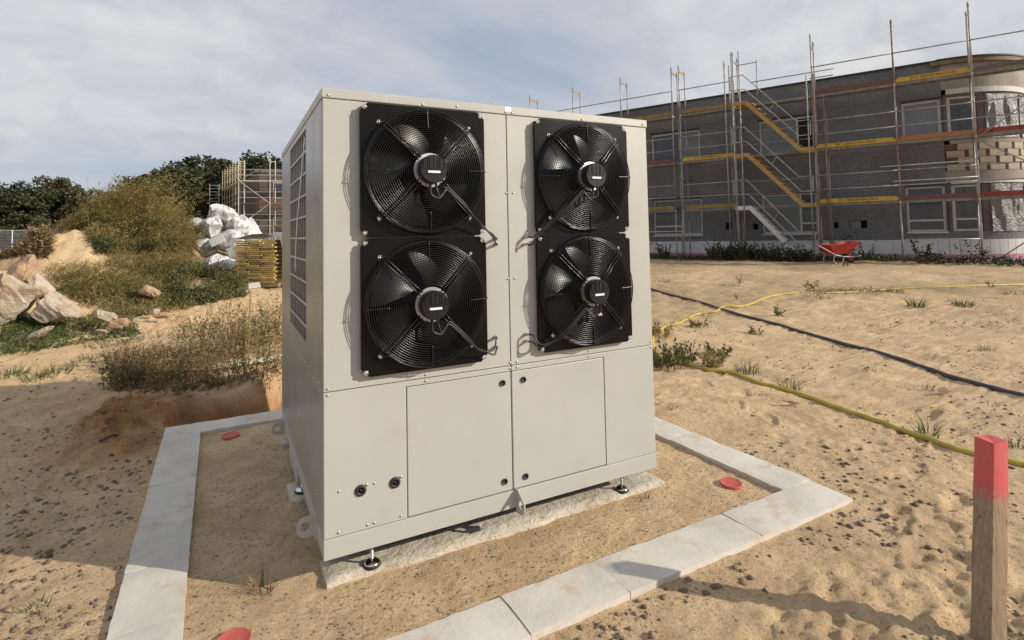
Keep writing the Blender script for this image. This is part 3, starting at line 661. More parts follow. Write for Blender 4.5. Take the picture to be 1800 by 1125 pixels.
def motor_mesh():
    m = MB(); m.lathe([(0.062, 0.06), (0.070, 0.05), (0.072, -0.03), (0.072, -0.082)], (0, 0, 0), 'y', 40)
    m.lathe([(0.030, -0.10), (0.0655, -0.10), (0.0660, -0.146), (0.062, -0.152), (0.0, -0.152)], (0, 0, 0), 'y', 40)
    for k in range(-5, 6):                                   # cooling ribs on the upper part of the cover
        if abs(k) in (1, 4): continue
        x = k*0.0098; h = math.sqrt(max(0.058**2-x*x, 0)); m.box(x-0.0016, x+0.0016, -0.1545, -0.1515, 0.004, h)
    m.box(-0.05, 0.05, -0.1548, -0.1512, 0.001, 0.0045); m.box(-0.046, 0.046, -0.1548, -0.1512, -0.0235, -0.0205)
    for sx in (-0.014, 0.014): m.lathe([(0.0065, 0.0), (0.0065, 0.018)], (sx, -0.135, -0.083), 'z', 10)
    return m.mesh('motor')
def flange_mesh():
    m = MB(); k = 48
    pts = [(0.064, -0.101), (0.0795, -0.101), (0.0795, -0.082), (0.064, -0.082)]
    V = []
    for (rr, yy) in pts: V += [(rr*math.cos(2*math.pi*i/k), yy, rr*math.sin(2*math.pi*i/k)) for i in range(k)]
    F = [(a*k+i, a*k+(i+1) % k, ((a+1) % 4)*k+(i+1) % k, ((a+1) % 4)*k+i) for a in range(4) for i in range(k)]
    m.add(V, F)
    return m.mesh('motor_flange')
def mm(me, name): me.materials.append(MAT[name]); return me
FM = dict(plate=mm(plate_mesh(), 'plate_black'), grille=mm(grille_mesh(), 'grille_black'), stay=mm(stays_mesh(), 'grille_black'), blade=mm(blade_mesh(), 'blade_black'), motor=mm(motor_mesh(), 'motor_black'), flange=mm(flange_mesh(), 'aluminium'))
FM['label'] = mm(MB().box(-0.029, 0.029, -0.1538, -0.1515, -0.0185, -0.0085).mesh('rating_label'), 'label_white')
FM['bolt'] = mm(MB().lathe([(0.0, -0.008), (0.005, -0.0075), (0.0055, -0.0055), (0.0085, -0.0045), (0.0115, -0.002), (0.012, 0.0), (0.012, 0.002)], (0, 0, 0), 'y', 14).mesh('bolt', True), 'chrome')
FM['backing'] = mm(MB().lathe([(0.285, 0.16), (0.285, 0.163)], (0, 0, 0), 'y', 32).mesh('inlet_backing'), 'unit_dark')
GL = {(0, 0): ((873.5, 418.6), (874, 428.5)), (0, 1): ((874, 593), (874.6, 610)), (1, 0): ((927.7, 416), (926, 429)), (1, 1): ((929, 588), (929, 600))}
ROT = {(0, 0): 80, (1, 0): 47, (0, 1): 58, (1, 1): 64}
for i in (0, 1):
    for j in (0, 1):
        fx, fz = FX[i], FZ[j]; nm = ('left', 'right')[i]; vm = ('upper', 'lower')[j]
        fan = inst(FM['plate'], 'fan', None, unit, (fx, 0, fz)); WL[fan.name] = (fx, 0, fz)
        fan['label'] = '%s %s black axial fan with round wire guard' % (vm, nm)
        link('guard_grille', FM['grille'], None, fan); link('motor', FM['motor'], None, fan)
        link('motor_flange', FM['flange'], None, fan); link('rating_label', FM['label'], None, fan); link('inlet_backing', FM['backing'], None, fan)
        for k in range(4):
            st = link('motor_stay', FM['stay'], None, fan); st.rotation_euler = (0, -k*math.pi/2, 0)
        for k in range(5):
            b = link('blade', FM['blade'], None, fan); b.rotation_euler = (0, -R(ROT[(i, j)]+72*k), 0)
        for sx in (-1, 1):
            for sz in (-1, 1):
                link('bolt', FM['bolt'], None, fan, (sx*0.287, -0.034, sz*0.287)); link('bolt', FM['bolt'], None, fan, (sx*0.222, -0.034, sz*0.222))
        s = 1 if i == 0 else -1
        for k in (0, 1):
            e = ony(*GL[(i, j)][k], -0.03); ex, ez = e[0]-fx, e[2]-fz; o = 0.006*(k*2-1)
            P = [(-0.014+0.028*k, -0.135, -0.08), (-0.012+0.03*k+s*0.004, -0.137, -0.118+0.012*k), (s*0.03, -0.135, -0.132+0.008*k), (s*0.052, -0.130, -0.108), (s*0.074, -0.124, -0.088-o),
                 (s*0.115, -0.124, -0.122-o), (s*0.165, -0.122, -0.168-o), (s*0.212+o, -0.105, -0.216-o), (s*0.262+o, -0.082, -0.258 if j == 0 else -0.246)]
            P += [((s*0.262+ex)/2+0.01*s, -0.072, (-0.258+ez)/2-(0.012 if j == 0 else 0.02)), (ex-0.016*s, -0.052, ez-0.004), (ex, -0.030, ez), (ex+0.004*s, -0.001, ez-0.004)]
            m = MB().tube(catmull(P, 6), 0.0042, 7); o_ = link('cable', mm(m.mesh('cable', True), 'cable_black'), None, fan)
            gl = MB().tube([(ex-0.004*s, -0.034, ez), (ex+0.003*s, -0.012, ez-0.003), (ex+0.004*s, 0.002, ez-0.004)], [0.006, 0.0085, 0.0095], 10)
            link('cable_gland', mm(gl.mesh('cable_gland', True), 'zinc'), None, fan)
        if (i, j) == (1, 1):
            tg_ = MB().prism([(-0.014, -0.008), (0.016, -0.008), (0.002, 0.012)], (1, 0, 0), (0, 0, 1), (0, 0.006, 0), (0.012, -0.135, -0.118)); link('connector_tag', mm(tg_.mesh('connector_tag'), 'ceramic_tag'), None, fan)

# ------------------------------------------------------------------ stake, round caps, hoses
def stake():
    top = np.array([2.325, -1.424, 0.715]); base = onz(1737, 1128, 0.02); e1 = np.array([-0.237, -0.972, 0]); e2 = np.array([0.972, -0.237, 0]); a = 0.077
    b3 = np.array([base[0], base[1], -0.3]); d = (top-np.array([base[0], base[1], 0.02])); b3 = np.array([base[0], base[1], 0.02])-d*0.4
    m = MB(); V = []; nz = 28
    prof = [(-.5, -.5), (-.17, -.5), (.17, -.5), (.5, -.5), (.5, -.17), (.5, .17), (.5, .5), (.17, .5), (-.17, .5), (-.5, .5), (-.5, .17), (-.5, -.17)]
    for k in range(nz+1):
        c = b3+(top-b3)*k/nz
        for q, (u, v) in enumerate(prof):
            w_ = 1+0.02*math.sin(k*0.9+q)
            cx = 0.95 if abs(u) == .5 and abs(v) == .5 else 1.0
            p = c+e1*a*u*w_*cx+e2*a*v*w_*cx
            if k == nz: p = p+np.array([0, 0, 0.002*math.sin(q*1.7)])
            V.append(p)
    n = len(prof); F = [(k*n+i, k*n+(i+1) % n, (k+1)*n+(i+1) % n, (k+1)*n+i) for k in range(nz) for i in range(n)]
    V.append(top+np.array([0, 0, -0.006])); F += [(nz*n+i, nz*n+(i+1) % n, len(V)-1) for i in range(n)]
    off = np.array([top[0], top[1], 0.0]); m.add(np.array(V)-off, F)
    o = link('marker_stake', m.mesh('marker_stake'), 'stake_wood'); o.location = off
    tag(o, 'square wooden survey stake with red sprayed head in the foreground', 'stake')
stake()
def cap(px, py, z, r, label):
    p = onz(px, py, z); m = MB().lathe([(r*0.98, -0.06), (r, -0.002), (r*0.99, 0.003), (r*0.96, 0.005), (r*0.93, 0.0035), (0.02, 0.0038), (0.0, 0.0038)], (0, 0, 0), 'z', 40)
    o = link('pipe_cap', m.mesh('pipe_cap', True), 'red_cap', None, (p[0], p[1], z)); tag(o, label, 'pipe cap', 'red pipe caps in the sand')
    o.rotation_euler = (R(2.5), R(-2), 0)
cap(1285, 849, 0.050, 0.062, 'red round pipe cap in the sand right of the cabinet')
cap(405, 765, 0.047, 0.062, 'red round pipe cap in the shade left of the cabinet')
cap(408, 1128, 0.048, 0.066, 'red round pipe cap at the bottom edge in front of the cabinet')
def hose(name, pix, r, m, label, lift=0.6):
    pts = []
    for (x, y) in pix:
        p = gpx(x, y); pts.append((p[0], p[1], 0))
    P = catmull(pts, 10); zz = gz(P[:, 0], P[:, 1], False)
    k = np.ones(9)/9; zz = np.convolve(np.pad(zz, 4, 'edge'), k, 'valid')
    P[:, 2] = np.maximum(zz, gz(P[:, 0], P[:, 1])-r*0.8)+r*lift
    P[1:-1, 0] += 0.006*np.sin(np.arange(len(P)-2)*0.9)
    o = build(MB().tube(P, r, 10), name, m, smooth=True); tag(o, label, 'hose')
hose('garden_hose', [(1800, 502), (1668, 505), (1596, 508), (1555, 510), (1479, 515.6), (1403, 517), (1362, 520), (1332, 529), (1301, 539), (1271, 541), (1260, 547), (1222, 555), (1196, 568), (1169, 577), (1148, 594), (1152, 620), (1180, 637), (1211, 644), (1245, 652), (1290, 658), (1332, 674), (1385, 689), (1441, 706), (1498, 727), (1555, 746), (1611, 767), (1668, 788), (1709, 800), (1800, 820), (1900, 838)], 0.021, 'hose_yellow', 'yellow garden hose looping over the sand behind the stake')
hose('black_pipe', [(1060, 488), (1146, 510), (1211, 529), (1271, 545), (1347, 566.5), (1407, 585), (1479, 606), (1573, 631), (1649, 655), (1724, 678), (1800, 695), (1920, 725)], 0.023, 'hose_dark', 'dark grey pipe lying across the open sand')

# ------------------------------------------------------------------ two-storey building site at right, in its own frame: x along the facade (towards the right), y away from us
BO = (16.334, 14.402, 0.0); BROT = math.atan2(-0.896, 0.445); BC, BS = math.cos(BROT), math.sin(BROT)
def bworld(s, o, z): return np.array([BO[0]+BC*s-BS*o, BO[1]+BS*s+BC*o, z])
bld = thing('unfinished_building', 'long two storey grey building shell with rounded corner behind the scaffold', 'building', BO, rotz=BROT, world=False)
WALL = 1.05; S0, S1 = -24.0, 8.8; CR = 2.4
def wall_sheet(name, u0, u1, v0, v1, holes, pos, thick, m, parent):
    us = sorted({u0, u1, *[h[0] for h in holes], *[h[1] for h in holes]}); vz = sorted({v0, v1, *[h[2] for h in holes], *[h[3] for h in holes]})
    n = len(us); me = bpy.data.meshes.new(name); F = []
    for j in range(len(vz)-1):
        for i in range(n-1):
            cu, cv = (us[i]+us[i+1])/2, (vz[j]+vz[j+1])/2
            if any(h[0] < cu < h[1] and h[2] < cv < h[3] for h in holes): continue
            F.append((j*n+i, j*n+i+1, (j+1)*n+i+1, (j+1)*n+i))
    me.from_pydata([(u, pos, v) for v in vz for u in us], [], F)
    bm = bmesh.new(); bm.from_mesh(me)
    r = bmesh.ops.extrude_face_region(bm, geom=bm.faces[:]); bmesh.ops.translate(bm, verts=[g for g in r['geom'] if isinstance(g, bmesh.types.BMVert)], vec=(0, thick, 0))
    bmesh.ops.delete(bm, geom=[v for v in bm.verts if not v.link_faces], context='VERTS')
    bmesh.ops.recalc_face_normals(bm, faces=bm.faces); bm.to_mesh(me); bm.free()
    return link(name, me, m, parent)
WINS = []
for z0, z1 in ((4.45, 5.87), (1.33, 2.90)):
    for (a, b) in ((-12.6, -10.6), (-8.1, -6.0), (-1.56, 0.62), (2.98, 4.95), (7.68, 8.76)): WINS.append((a, b, z0, z1))
NICHE = [(0.36, 0.54, 1.55, 1.80), (1.55, 1.80, 1.55, 1.82), (2.62, 2.82, 1.52, 1.74), (5.45, 5.6, 1.50, 1.74), (5.95, 6.5, 1.50, 1.78)]
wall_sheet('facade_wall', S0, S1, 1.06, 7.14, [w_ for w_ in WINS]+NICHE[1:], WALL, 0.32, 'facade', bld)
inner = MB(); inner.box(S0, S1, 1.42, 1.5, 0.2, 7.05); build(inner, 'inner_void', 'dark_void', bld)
rf = build(MB().box(S0, S1, 0.98, 9.0, 7.145, 7.20), 'roof_edge', 'roof_edge', bld)
build(MB().box(S0, S1, 1.45, 9.0, 6.9, 7.1445), 'roof_slab', 'deck_grey', bld)
for k in range(int((S1-S0)/1.25)+1):
    a = S0+1.25*k; b = min(S1, a+1.25)-0.008
    if b-a < 0.05: continue
    build(MB().box(a, b, WALL-0.035, WALL+0.2, 0.565, 1.0585), 'plinth_panel', 'plinth_white', bld)
build(MB().box(S0, S1, WALL-0.03, WALL+0.2, 0.0, 0.562), 'foam_base', 'foam_pink', bld)
def window(a, b, z0, z1, kind, parent=bld):
    d = WALL+0.10; m = MB(); t = 0.075
    m.box(a, b, d, d+0.08, z0, z0+t); m.box(a, b, d, d+0.08, z1-t, z1); m.box(a, a+t, d, d+0.08, z0+t, z1-t); m.box(b-t, b, d, d+0.08, z0+t, z1-t)
    panes = []
    if kind == 'niche':                      # window and a blank recess beside it
        mid = a+(b-a)*0.58; m.box(mid-t/2, mid+t/2, d, d+0.08, z0+t, z1-t); panes = [(a+t, mid-t/2, 'pane'), (mid+t/2, b-t, 'pane_film')]
    elif kind == 'double':
        mid = a+(b-a)*0.70; m.box(mid-t/2, mid+t/2, d, d+0.08, z0+t, z1-t); panes = [(a+t, mid-t/2, 'pane_film'), (mid+t/2, b-t, 'dark_void' if z0 > 4 else 'pane')]
    else: panes = [(a+t, b-t, 'pane_film' if z0 > 4 else 'pane')]
    if z0 < 4:
        p0, p1, _ = panes[0 if kind != 'double' else 1]; m.box(p0, p1, d+0.01, d+0.07, z0+0.36, z0+0.43)
    fr_ = build(m, 'window', 'frame_white', parent)
    for (p0, p1, mm_) in panes: build(MB().box(p0, p1, d+0.035, d+0.045, z0+t, z1-t), 'pane', mm_, fr_)
    build(MB().box(a-0.03, b+0.03, WALL-0.07, WALL+0.15, z0-0.055, z0-0.003), 'sill', 'frame_white', fr_)
    build(MB().box(a-0.02, b+0.02, WALL-0.012, WALL+0.1, z1+0.002, z1+0.075), 'lintel_strip', 'roof_edge', fr_)
for i, (a, b, z0, z1) in enumerate(WINS): window(a, b, z0, z1, ('double', 'niche', 'niche', 'double', 'plain')[i % 5])
build(MB().box(5.97, 6.3, WALL+0.12, WALL+0.2, 1.5, 1.78), 'niche_block', 'facade_plain', bld)
for z in (3.05, 3.62, 4.22, 6.02, 6.55):                      # courses of the render boards
    build(MB().box(S0, S1-0.02, WALL-0.002, WALL+0.004, z, z+0.012), 'board_joint', 'render_joint', bld)
for k in range(14):
    x = -3.4+0.95*k+0.2*(k % 3)
    for (z0, z1) in ((3.064, 3.618), (6.034, 6.548)):
        if x < S1-0.1: build(MB().box(x, x+0.01, WALL-0.002, WALL+0.004, z0, z1), 'board_joint', 'render_joint', bld)
# --- rounded corner
def arc(m, p0, p1, z0, z1, ro, th, seg=None):
    seg = seg or max(2, int((p1-p0)/4)); V = []; cx, cy = S1, WALL+CR
    for k in range(seg+1):
        a = R(p0+(p1-p0)*k/seg)
        for (rr, z) in ((ro, z0), (ro, z1), (ro-th, z1), (ro-th, z0)): V.append((cx+rr*math.sin(a), cy-rr*math.cos(a), z))
    F = [(k*4+i, k*4+(i+1) % 4, (k+1)*4+(i+1) % 4, (k+1)*4+i) for k in range(seg) for i in range(4)]+[(0, 1, 2, 3), (seg*4+3, seg*4+2, seg*4+1, seg*4)]
    m.add(V, F); return m
def arcpart(name, mname, *a): return build(arc(MB(), *a), name, mname, bld)
arcpart('corner_parapet', 'facade_plain', 0, 130, 6.16, 7.14, CR, 0.3); arcpart('corner_lintel', 'frame_white', 3, 130, 5.98, 6.155, CR+0.02, 0.3); arcpart('corner_lintel', 'board_grey', 1, 130, 5.90, 5.977, CR-0.02, 0.3)
arcpart('corner_band', 'facade_plain', 4, 130, 4.28, 4.447, CR+0.01, 0.3); arcpart('corner_band', 'mortar', 0, 130, 3.36, 4.278, CR-0.03, 0.27)
arcpart('corner_beam', 'facade_plain', 0, 130, 3.02, 3.357, CR+0.005, 0.3); arcpart('corner_lintel', 'frame_white', 3, 130, 2.93, 3.018, CR+0.03, 0.3); arcpart('corner_lintel', 'board_grey', 0, 130, 2.90, 2.928, CR-0.02, 0.3)
arcpart('corner_apron', 'facade', 0, 130, 1.06, 1.33, CR, 0.3); arcpart('foam_base', 'foam_pink', 0, 130, 0.0, 0.562, CR+0.03, 0.25)
for k in range(20):
    if k*6.5 < 128: arcpart('plinth_panel', 'plinth_white', k*6.5+0.15, k*6.5+6.35, 0.565, 1.0585, CR+0.035, 0.25, 2)
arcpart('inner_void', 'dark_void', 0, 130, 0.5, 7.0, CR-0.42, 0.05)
fas = arcpart('roof_fascia', 'fascia_brown', -6, 130, 7.0, 7.135, CR+0.14, 0.13, 40); arcpart('roof_edge', 'roof_edge', -2, 130, 7.145, 7.20, CR+0.16, 1.6, 36)
for z0, z1 in ((4.45, 5.895), (1.335, 2.895)):
    for (p0, p1) in ((0.5, 3), (23, 29), (56, 61), (88, 94), (120, 130)): arcpart('corner_pier', 'board_grey' if p0 < 50 else 'facade_plain', p0, p1, z0, z1, CR-0.02, 0.25)
    for (p0, p1, kind) in ((3.2, 22.8, 0), (29.2, 55.8, 1), (61.2, 87.8, 1), (94.2, 119.8, 0)):
        m = MB(); dp = 2.2
        arc(m, p0, p0+dp, z0, z1, CR-0.1, 0.07, 2); arc(m, p1-dp, p1, z0, z1, CR-0.1, 0.07, 2); arc(m, p0+dp, p1-dp, z0, z0+0.075, CR-0.1, 0.07); arc(m, p0+dp, p1-dp, z1-0.075, z1, CR-0.1, 0.07)
        if z0 < 3: arc(m, p0+dp, p1-dp, z0+0.38, z0+0.44, CR-0.105, 0.06)
        fr_ = build(m, 'window', 'frame_white', bld)
        build(arc(MB(), p0+dp, p1-dp, z0+0.075, z1-0.075, CR-0.135, 0.01), 'pane', 'pane', fr_)
        if kind:                                              # loose plastic sheeting hung over the opening
            n, mz = 30, 16; V = []; cx, cy = S1, WALL+CR
            for j in range(mz+1):
                for i in range(n+1):
                    u, v = i/n, j/mz; a = R(p0-1+(p1-p0+2)*u); f_ = 0.10*(vnoise(np.array([u*7+v*1.5+p0]), np.array([v*1.2+z0]), 3)[0])+0.05*vnoise(np.array([u*16+p0]), np.array([v*3.1]), 4)[0]
                    rr = CR+0.03+f_*(0.4+0.6*math.sin(v*math.pi)); V.append((cx+rr*math.sin(a), cy-rr*math.cos(a), z0-0.02+(z1-z0+0.02)*v))
            me = MB().add(V, [(j*(n+1)+i, j*(n+1)+i+1, (j+1)*(n+1)+i+1, (j+1)*(n+1)+i) for j in range(mz) for i in range(n)]).mesh('plastic_sheet', True)
            link('plastic_sheet', me, 'film', fr_)
# block courses on the corner, each block its own piece
bl_ = MB().box(-0.235, 0.235, -0.03, 0.03, -0.108, 0.108).mesh('block'); bl_.materials.append(MAT['block'])
for c in range(4):
    z = 3.36+0.115+c*0.23
    for k in range(9):
        a = 7+14.2*k+(c % 2)*7.1
        if a > 125: continue
        o = link('block', bl_, None, bld, (S1+(CR-0.022)*math.sin(R(a)), WALL+CR-(CR-0.022)*math.cos(R(a)), z)); o.rotation_euler = (0, 0, R(a+random.uniform(-.6, .6)))
WCs = [(0.02+0.18*k, c) for c in range(2) for k in range(0)]

# --- facade scaffold
scf = thing('facade_scaffold', 'steel tube scaffold with yellow and red toe boards along the grey building', 'scaffold', BO, rotz=BROT, world=False)
POSTS = [-9.9, -7.42, -4.95, -2.5, -0.16, 0.16, 2.33, 5.08, 7.52, 9.55, 12.0]
LV = [2.40, 4.40, 6.40]; IN = 0.72
def part(mb, name, m, smooth=False, parent=None): return build(mb, name, m, parent or scf, smooth=smooth)
for k, s in enumerate(POSTS):
    top = {2.33: 8.55, 5.08: 8.62, 7.52: 8.55, 9.55: 8.62}.get(s, 8.42)
    for o in (0.0, IN):
        zg = gz1(*bworld(s, o, 0)[:2])
        segs = [zg, 2.35, 4.35, 6.35, top-(0.0 if o == 0 else 0.08)]
        for i in range(4):
            rusty = (s in (-0.16, 7.52, 5.08) and i in ((0, 1, 2) if s == -0.16 else (0, 1, 2, 3) if s == 7.52 else (1, 2))) and o == 0
            part(MB().rod((s, o, segs[i]), (s, o, segs[i+1]), 0.027, 8).rod((s, o, segs[i+1]-0.09), (s, o, segs[i+1]+0.05), 0.031, 8), 'post', 'steel_rust' if rusty and (i+k) % 2 else 'steel_tube', True)
        part(MB().box(s-0.07, s+0.07, o-0.07, o+0.07, zg-0.02, zg+0.012), 'base_plate', 'steel_tube')
    if s not in (9.55, 7.52, 12.0):
        c = MB().rod((s, 0.0, 8.24), (s, IN, 8.24), 0.022, 6).rod((s, 0.16, 8.24), (s, 0, 8.05), 0.012, 5).rod((s, IN-0.16, 8.24), (s, IN, 8.05), 0.012, 5)
        for q in (0.12, 0.36, 0.6): c.rod((s, q, 8.24), (s, q, 8.32), 0.014, 5)
        part(c, 'top_frame', 'yellow_paint' if k < 6 else 'steel_tube', True)
    for z in LV: part(MB().rod((s, 0, z-0.06), (s, IN, z-0.06), 0.024, 6).rod((s, IN-0.02, z-0.35), (s, IN-0.3, z-0.06), 0.012, 5), 'transom', 'steel_tube', True)
def text_mesh(txt, size):
    cu = bpy.data.curves.new('lettering', 'FONT'); cu.body = txt; cu.size = size; cu.align_y = 'CENTER'; cu.extrude = 0.0012
    o = bpy.data.objects.new('lettering', cu); COL.objects.link(o)
    bpy.context.view_layer.update()
    me = bpy.data.meshes.new_from_object(o.evaluated_get(bpy.context.evaluated_depsgraph_get())); bpy.data.objects.remove(o)
    return me
TM = text_mesh('GER\u00dcSTBAU PLUS', 0.115); TM.name = 'lettering'; TM.materials.append(MAT['letter_dark'])
TB = text_mesh('RT', 0.095); TB.materials.append(MAT['letter_dark'])
BAYS = [(-9.9, -7.42), (-7.42, -4.95), (-4.95, -2.5), (-2.5, -0.16), (0.16, 2.33), (2.33, 5.08), (5.08, 7.52), (7.52, 9.55), (9.55, 12.0)]
TOE = {2: ['yellow_dirty']*4+['yellow_dirty', None, 'board_brown', 'TEXT', 'board_grey'], 1: ['board_brown']*4+['TEXT', None, 'TEXT', 'board_orange', 'board_red'], 0: ['yellow_dirty']*4+['yellow_dirty', None, 'TEXT', 'board_brown', 'board_red']}
for l, z in enumerate(LV):
    for k, (a, b) in enumerate(BAYS):
        stair = TOE[l][k] is None
        for q in range(2):
            y0 = 0.06+0.32*q; part(MB().box(a+0.03, b-0.03, y0, y0+0.31, z-0.035, z+0.02).box(a+0.03, b-0.03, y0, y0+0.025, z-0.075, z-0.035), 'deck_plank', 'deck_grey')
        if not stair:
            tb = TOE[l][k]; mname = 'yellow_paint' if tb == 'TEXT' else tb
            c = 0.06; poly = [(a+0.05, z+0.022), (b-0.05, z+0.022), (b-0.03, z+0.09), (b-0.12, z+0.172), (a+0.12, z+0.172), (a+0.03, z+0.09)]
            t_ = part(MB().prism(poly, (1, 0, 0), (0, 0, 1), (0, 0.03, 0), (0, 0.012, 0)), 'toe_board', mname)
            if tb == 'TEXT':
                tx = link('lettering', TM, None, t_, ((a+b)/2-0.30, 0.0095, z+0.097)); tx.rotation_euler = (math.pi/2, 0, 0)
                bx = link('emblem_letters', TB, None, t_, ((a+b)/2-0.53, 0.0095, z+0.097)); bx.rotation_euler = (math.pi/2, 0, 0)
                e = MB(); x0, x1, w_ = (a+b)/2-0.56, (a+b)/2-0.36, 0.010
                e.box(x0, x0+w_, 0.0085, 0.0115, z+0.045, z+0.15); e.box(x1-w_, x1, 0.0085, 0.0115, z+0.045, z+0.15); e.box(x0+w_, x0+0.05, 0.0085, 0.0115, z+0.14, z+0.15); e.box(x0+w_, x0+0.05, 0.0085, 0.0115, z+0.045, z+0.055)
                build(e, 'emblem_frame', 'letter_dark', t_)
        for h in ((0.52, 1.03) if l < 2 else (1.03,)):
            if stair and l < 2: continue
            a_, b_ = (a, b)
            if stair: a_, b_ = (2.9, 5.7)
            part(MB().rod((a_-0.03, -0.03 if not stair else 0.70, z+h), (b_+0.03, -0.03 if not stair else 0.70, z+h), 0.022, 6), 'guard_rail', 'steel_tube', True)
part(MB().rod((5.0, -0.04, 7.02), (5.75, -0.04, 7.02), 0.022, 6), 'guard_rail', 'steel_tube', True)
part(MB().rod((3.06, IN, 6.4), (3.06, IN, 8.3), 0.022, 6), 'post', 'steel_tube', True); part(MB().rod((2.33, IN, 8.22), (3.1, IN, 8.22), 0.02, 6), 'guard_rail', 'steel_tube', True)
for (p, q) in (((9.6, -0.05, 4.3), (12.0, -0.05, 6.2)), ((9.6, -0.05, 4.2), (12.0, -0.05, 2.5)), ((9.7, -0.05, 0.3), (12.0, -0.05, 2.2)), ((-9.8, -0.05, 4.4), (-7.5, -0.05, 6.3))):
    part(MB().rod(p, q, 0.021, 6), 'diagonal_brace', 'steel_tube', True)
for s in (2.0, 5.42):                                        # doubled uprights at the stair bay
    for o in (0.0, IN):
        zg = gz1(*bworld(s, o, 0)[:2]); part(MB().rod((s, o, zg), (s, o, 6.3 if s > 3 else 8.3), 0.026, 8), 'post', 'steel_rust' if s > 3 and o == 0 else 'steel_tube', True)
for z in LV[:2]:
    for h in (0.52, 1.03): part(MB().rod((2.3, 0.70, z+h), (5.1, 0.70, z+h), 0.02, 6), 'guard_rail', 'steel_tube', True)
for (x0, x1, z) in ((7.35, 9.55, 3.06), (7.0, 9.55, 3.58), (-2.5, 0.16, 1.5), (7.6, 9.5, 1.1)): part(MB().rod((x0, -0.055, z), (x1, -0.055, z), 0.02, 6), 'guard_rail', 'stair_alu', True)
for k_, s in enumerate(POSTS[3:10]):                          # ties back to the wall
    for z in (3.7, 5.6): part(MB().rod((s+0.05, 0.0, z), (s+0.05, WALL+0.02, z), 0.02, 6), 'wall_tie', 'steel_tube', True)
# stair tower in front of one bay
SY0, SY1 = -0.72, -0.10
for s in (2.45, 2.72, 4.98, 5.2):
    zg = gz1(*bworld(s, SY0, 0)[:2]); part(MB().rod((s, SY0, zg), (s, SY0, 8.35 if s < 3 else 7.0), 0.0235, 8), 'post', 'steel_rust' if s == 5.2 else 'steel_tube', True)
for fl, (zt, zb, mname) in enumerate(((6.40, 4.40, 'stair_ochre'), (4.40, 2.40, 'stair_ochre'), (2.40, 0.34, 'stair_alu'))):
    sa, sb = 2.95, 4.72; sl = thing  # flight
    fo = bpy.data.objects.new('stair_flight', None); COL.objects.link(fo); fo.parent = scf
    for y in (SY0+0.03, SY1-0.03):
        pl = [(2.40, zt+0.02), (sa, zt+0.02), (sb, zb+0.03), (5.12, zb+0.03), (5.12, zb-0.11), (sb-0.06, zb-0.11), (sa-0.06, zt-0.13), (2.40, zt-0.13)]
        build(MB().prism(pl[:] if fl < 2 else [(2.40, zt+0.02), (sa, zt+0.02), (sb+0.1, zb-0.05), (sb-0.06, zb-0.11), (sa-0.06, zt-0.13), (2.40, zt-0.13)], (1, 0, 0), (0, 0, 1), (0, 0.03, 0), (0, y, 0)), 'stringer', mname if not (fl == 2 and y < -0.5) else 'stair_alu', fo)
    for k in range(9):
        f_ = (k+0.5)/9; x = sa+(sb-sa)*f_; z = zt+(zb-zt)*f_; build(MB().box(x-0.10, x+0.11, SY0+0.061, SY1-0.031, z-0.02, z+0.015), 'tread', 'stair_alu' if fl == 2 else 'stair_ochre', fo)
    build(MB().box(2.42, sa-0.02, SY0+0.061, SY1-0.031, zt-0.03, zt), 'landing', 'deck_grey', fo)
    for y in (SY0-0.03,):
        P = [(2.40, y, zt+0.45), (2.40, y, zt+1.0), (2.85, y, zt+1.0), (4.62, y, zb+0.98), (5.05, y, zb+0.98), (5.05, y, zb+0.45)]
        build(MB().tube(P[:1]+[P[1], P[2], P[3], P[4], P[5]], 0.021, 6), 'handrail', 'steel_tube', fo)
        build(MB().tube([(2.40, y, zt+0.45), (2.90, y, zt+0.45), (4.68, y, zb+0.45), (5.05, y, zb+0.45)], 0.021, 6), 'handrail', 'steel_tube', fo)
        build(MB().rod((3.72, y, (zt+zb)/2+0.47), (3.92, y, (zt+zb)/2+0.78), 0.012, 5), 'handrail_strut', 'steel_tube', fo)

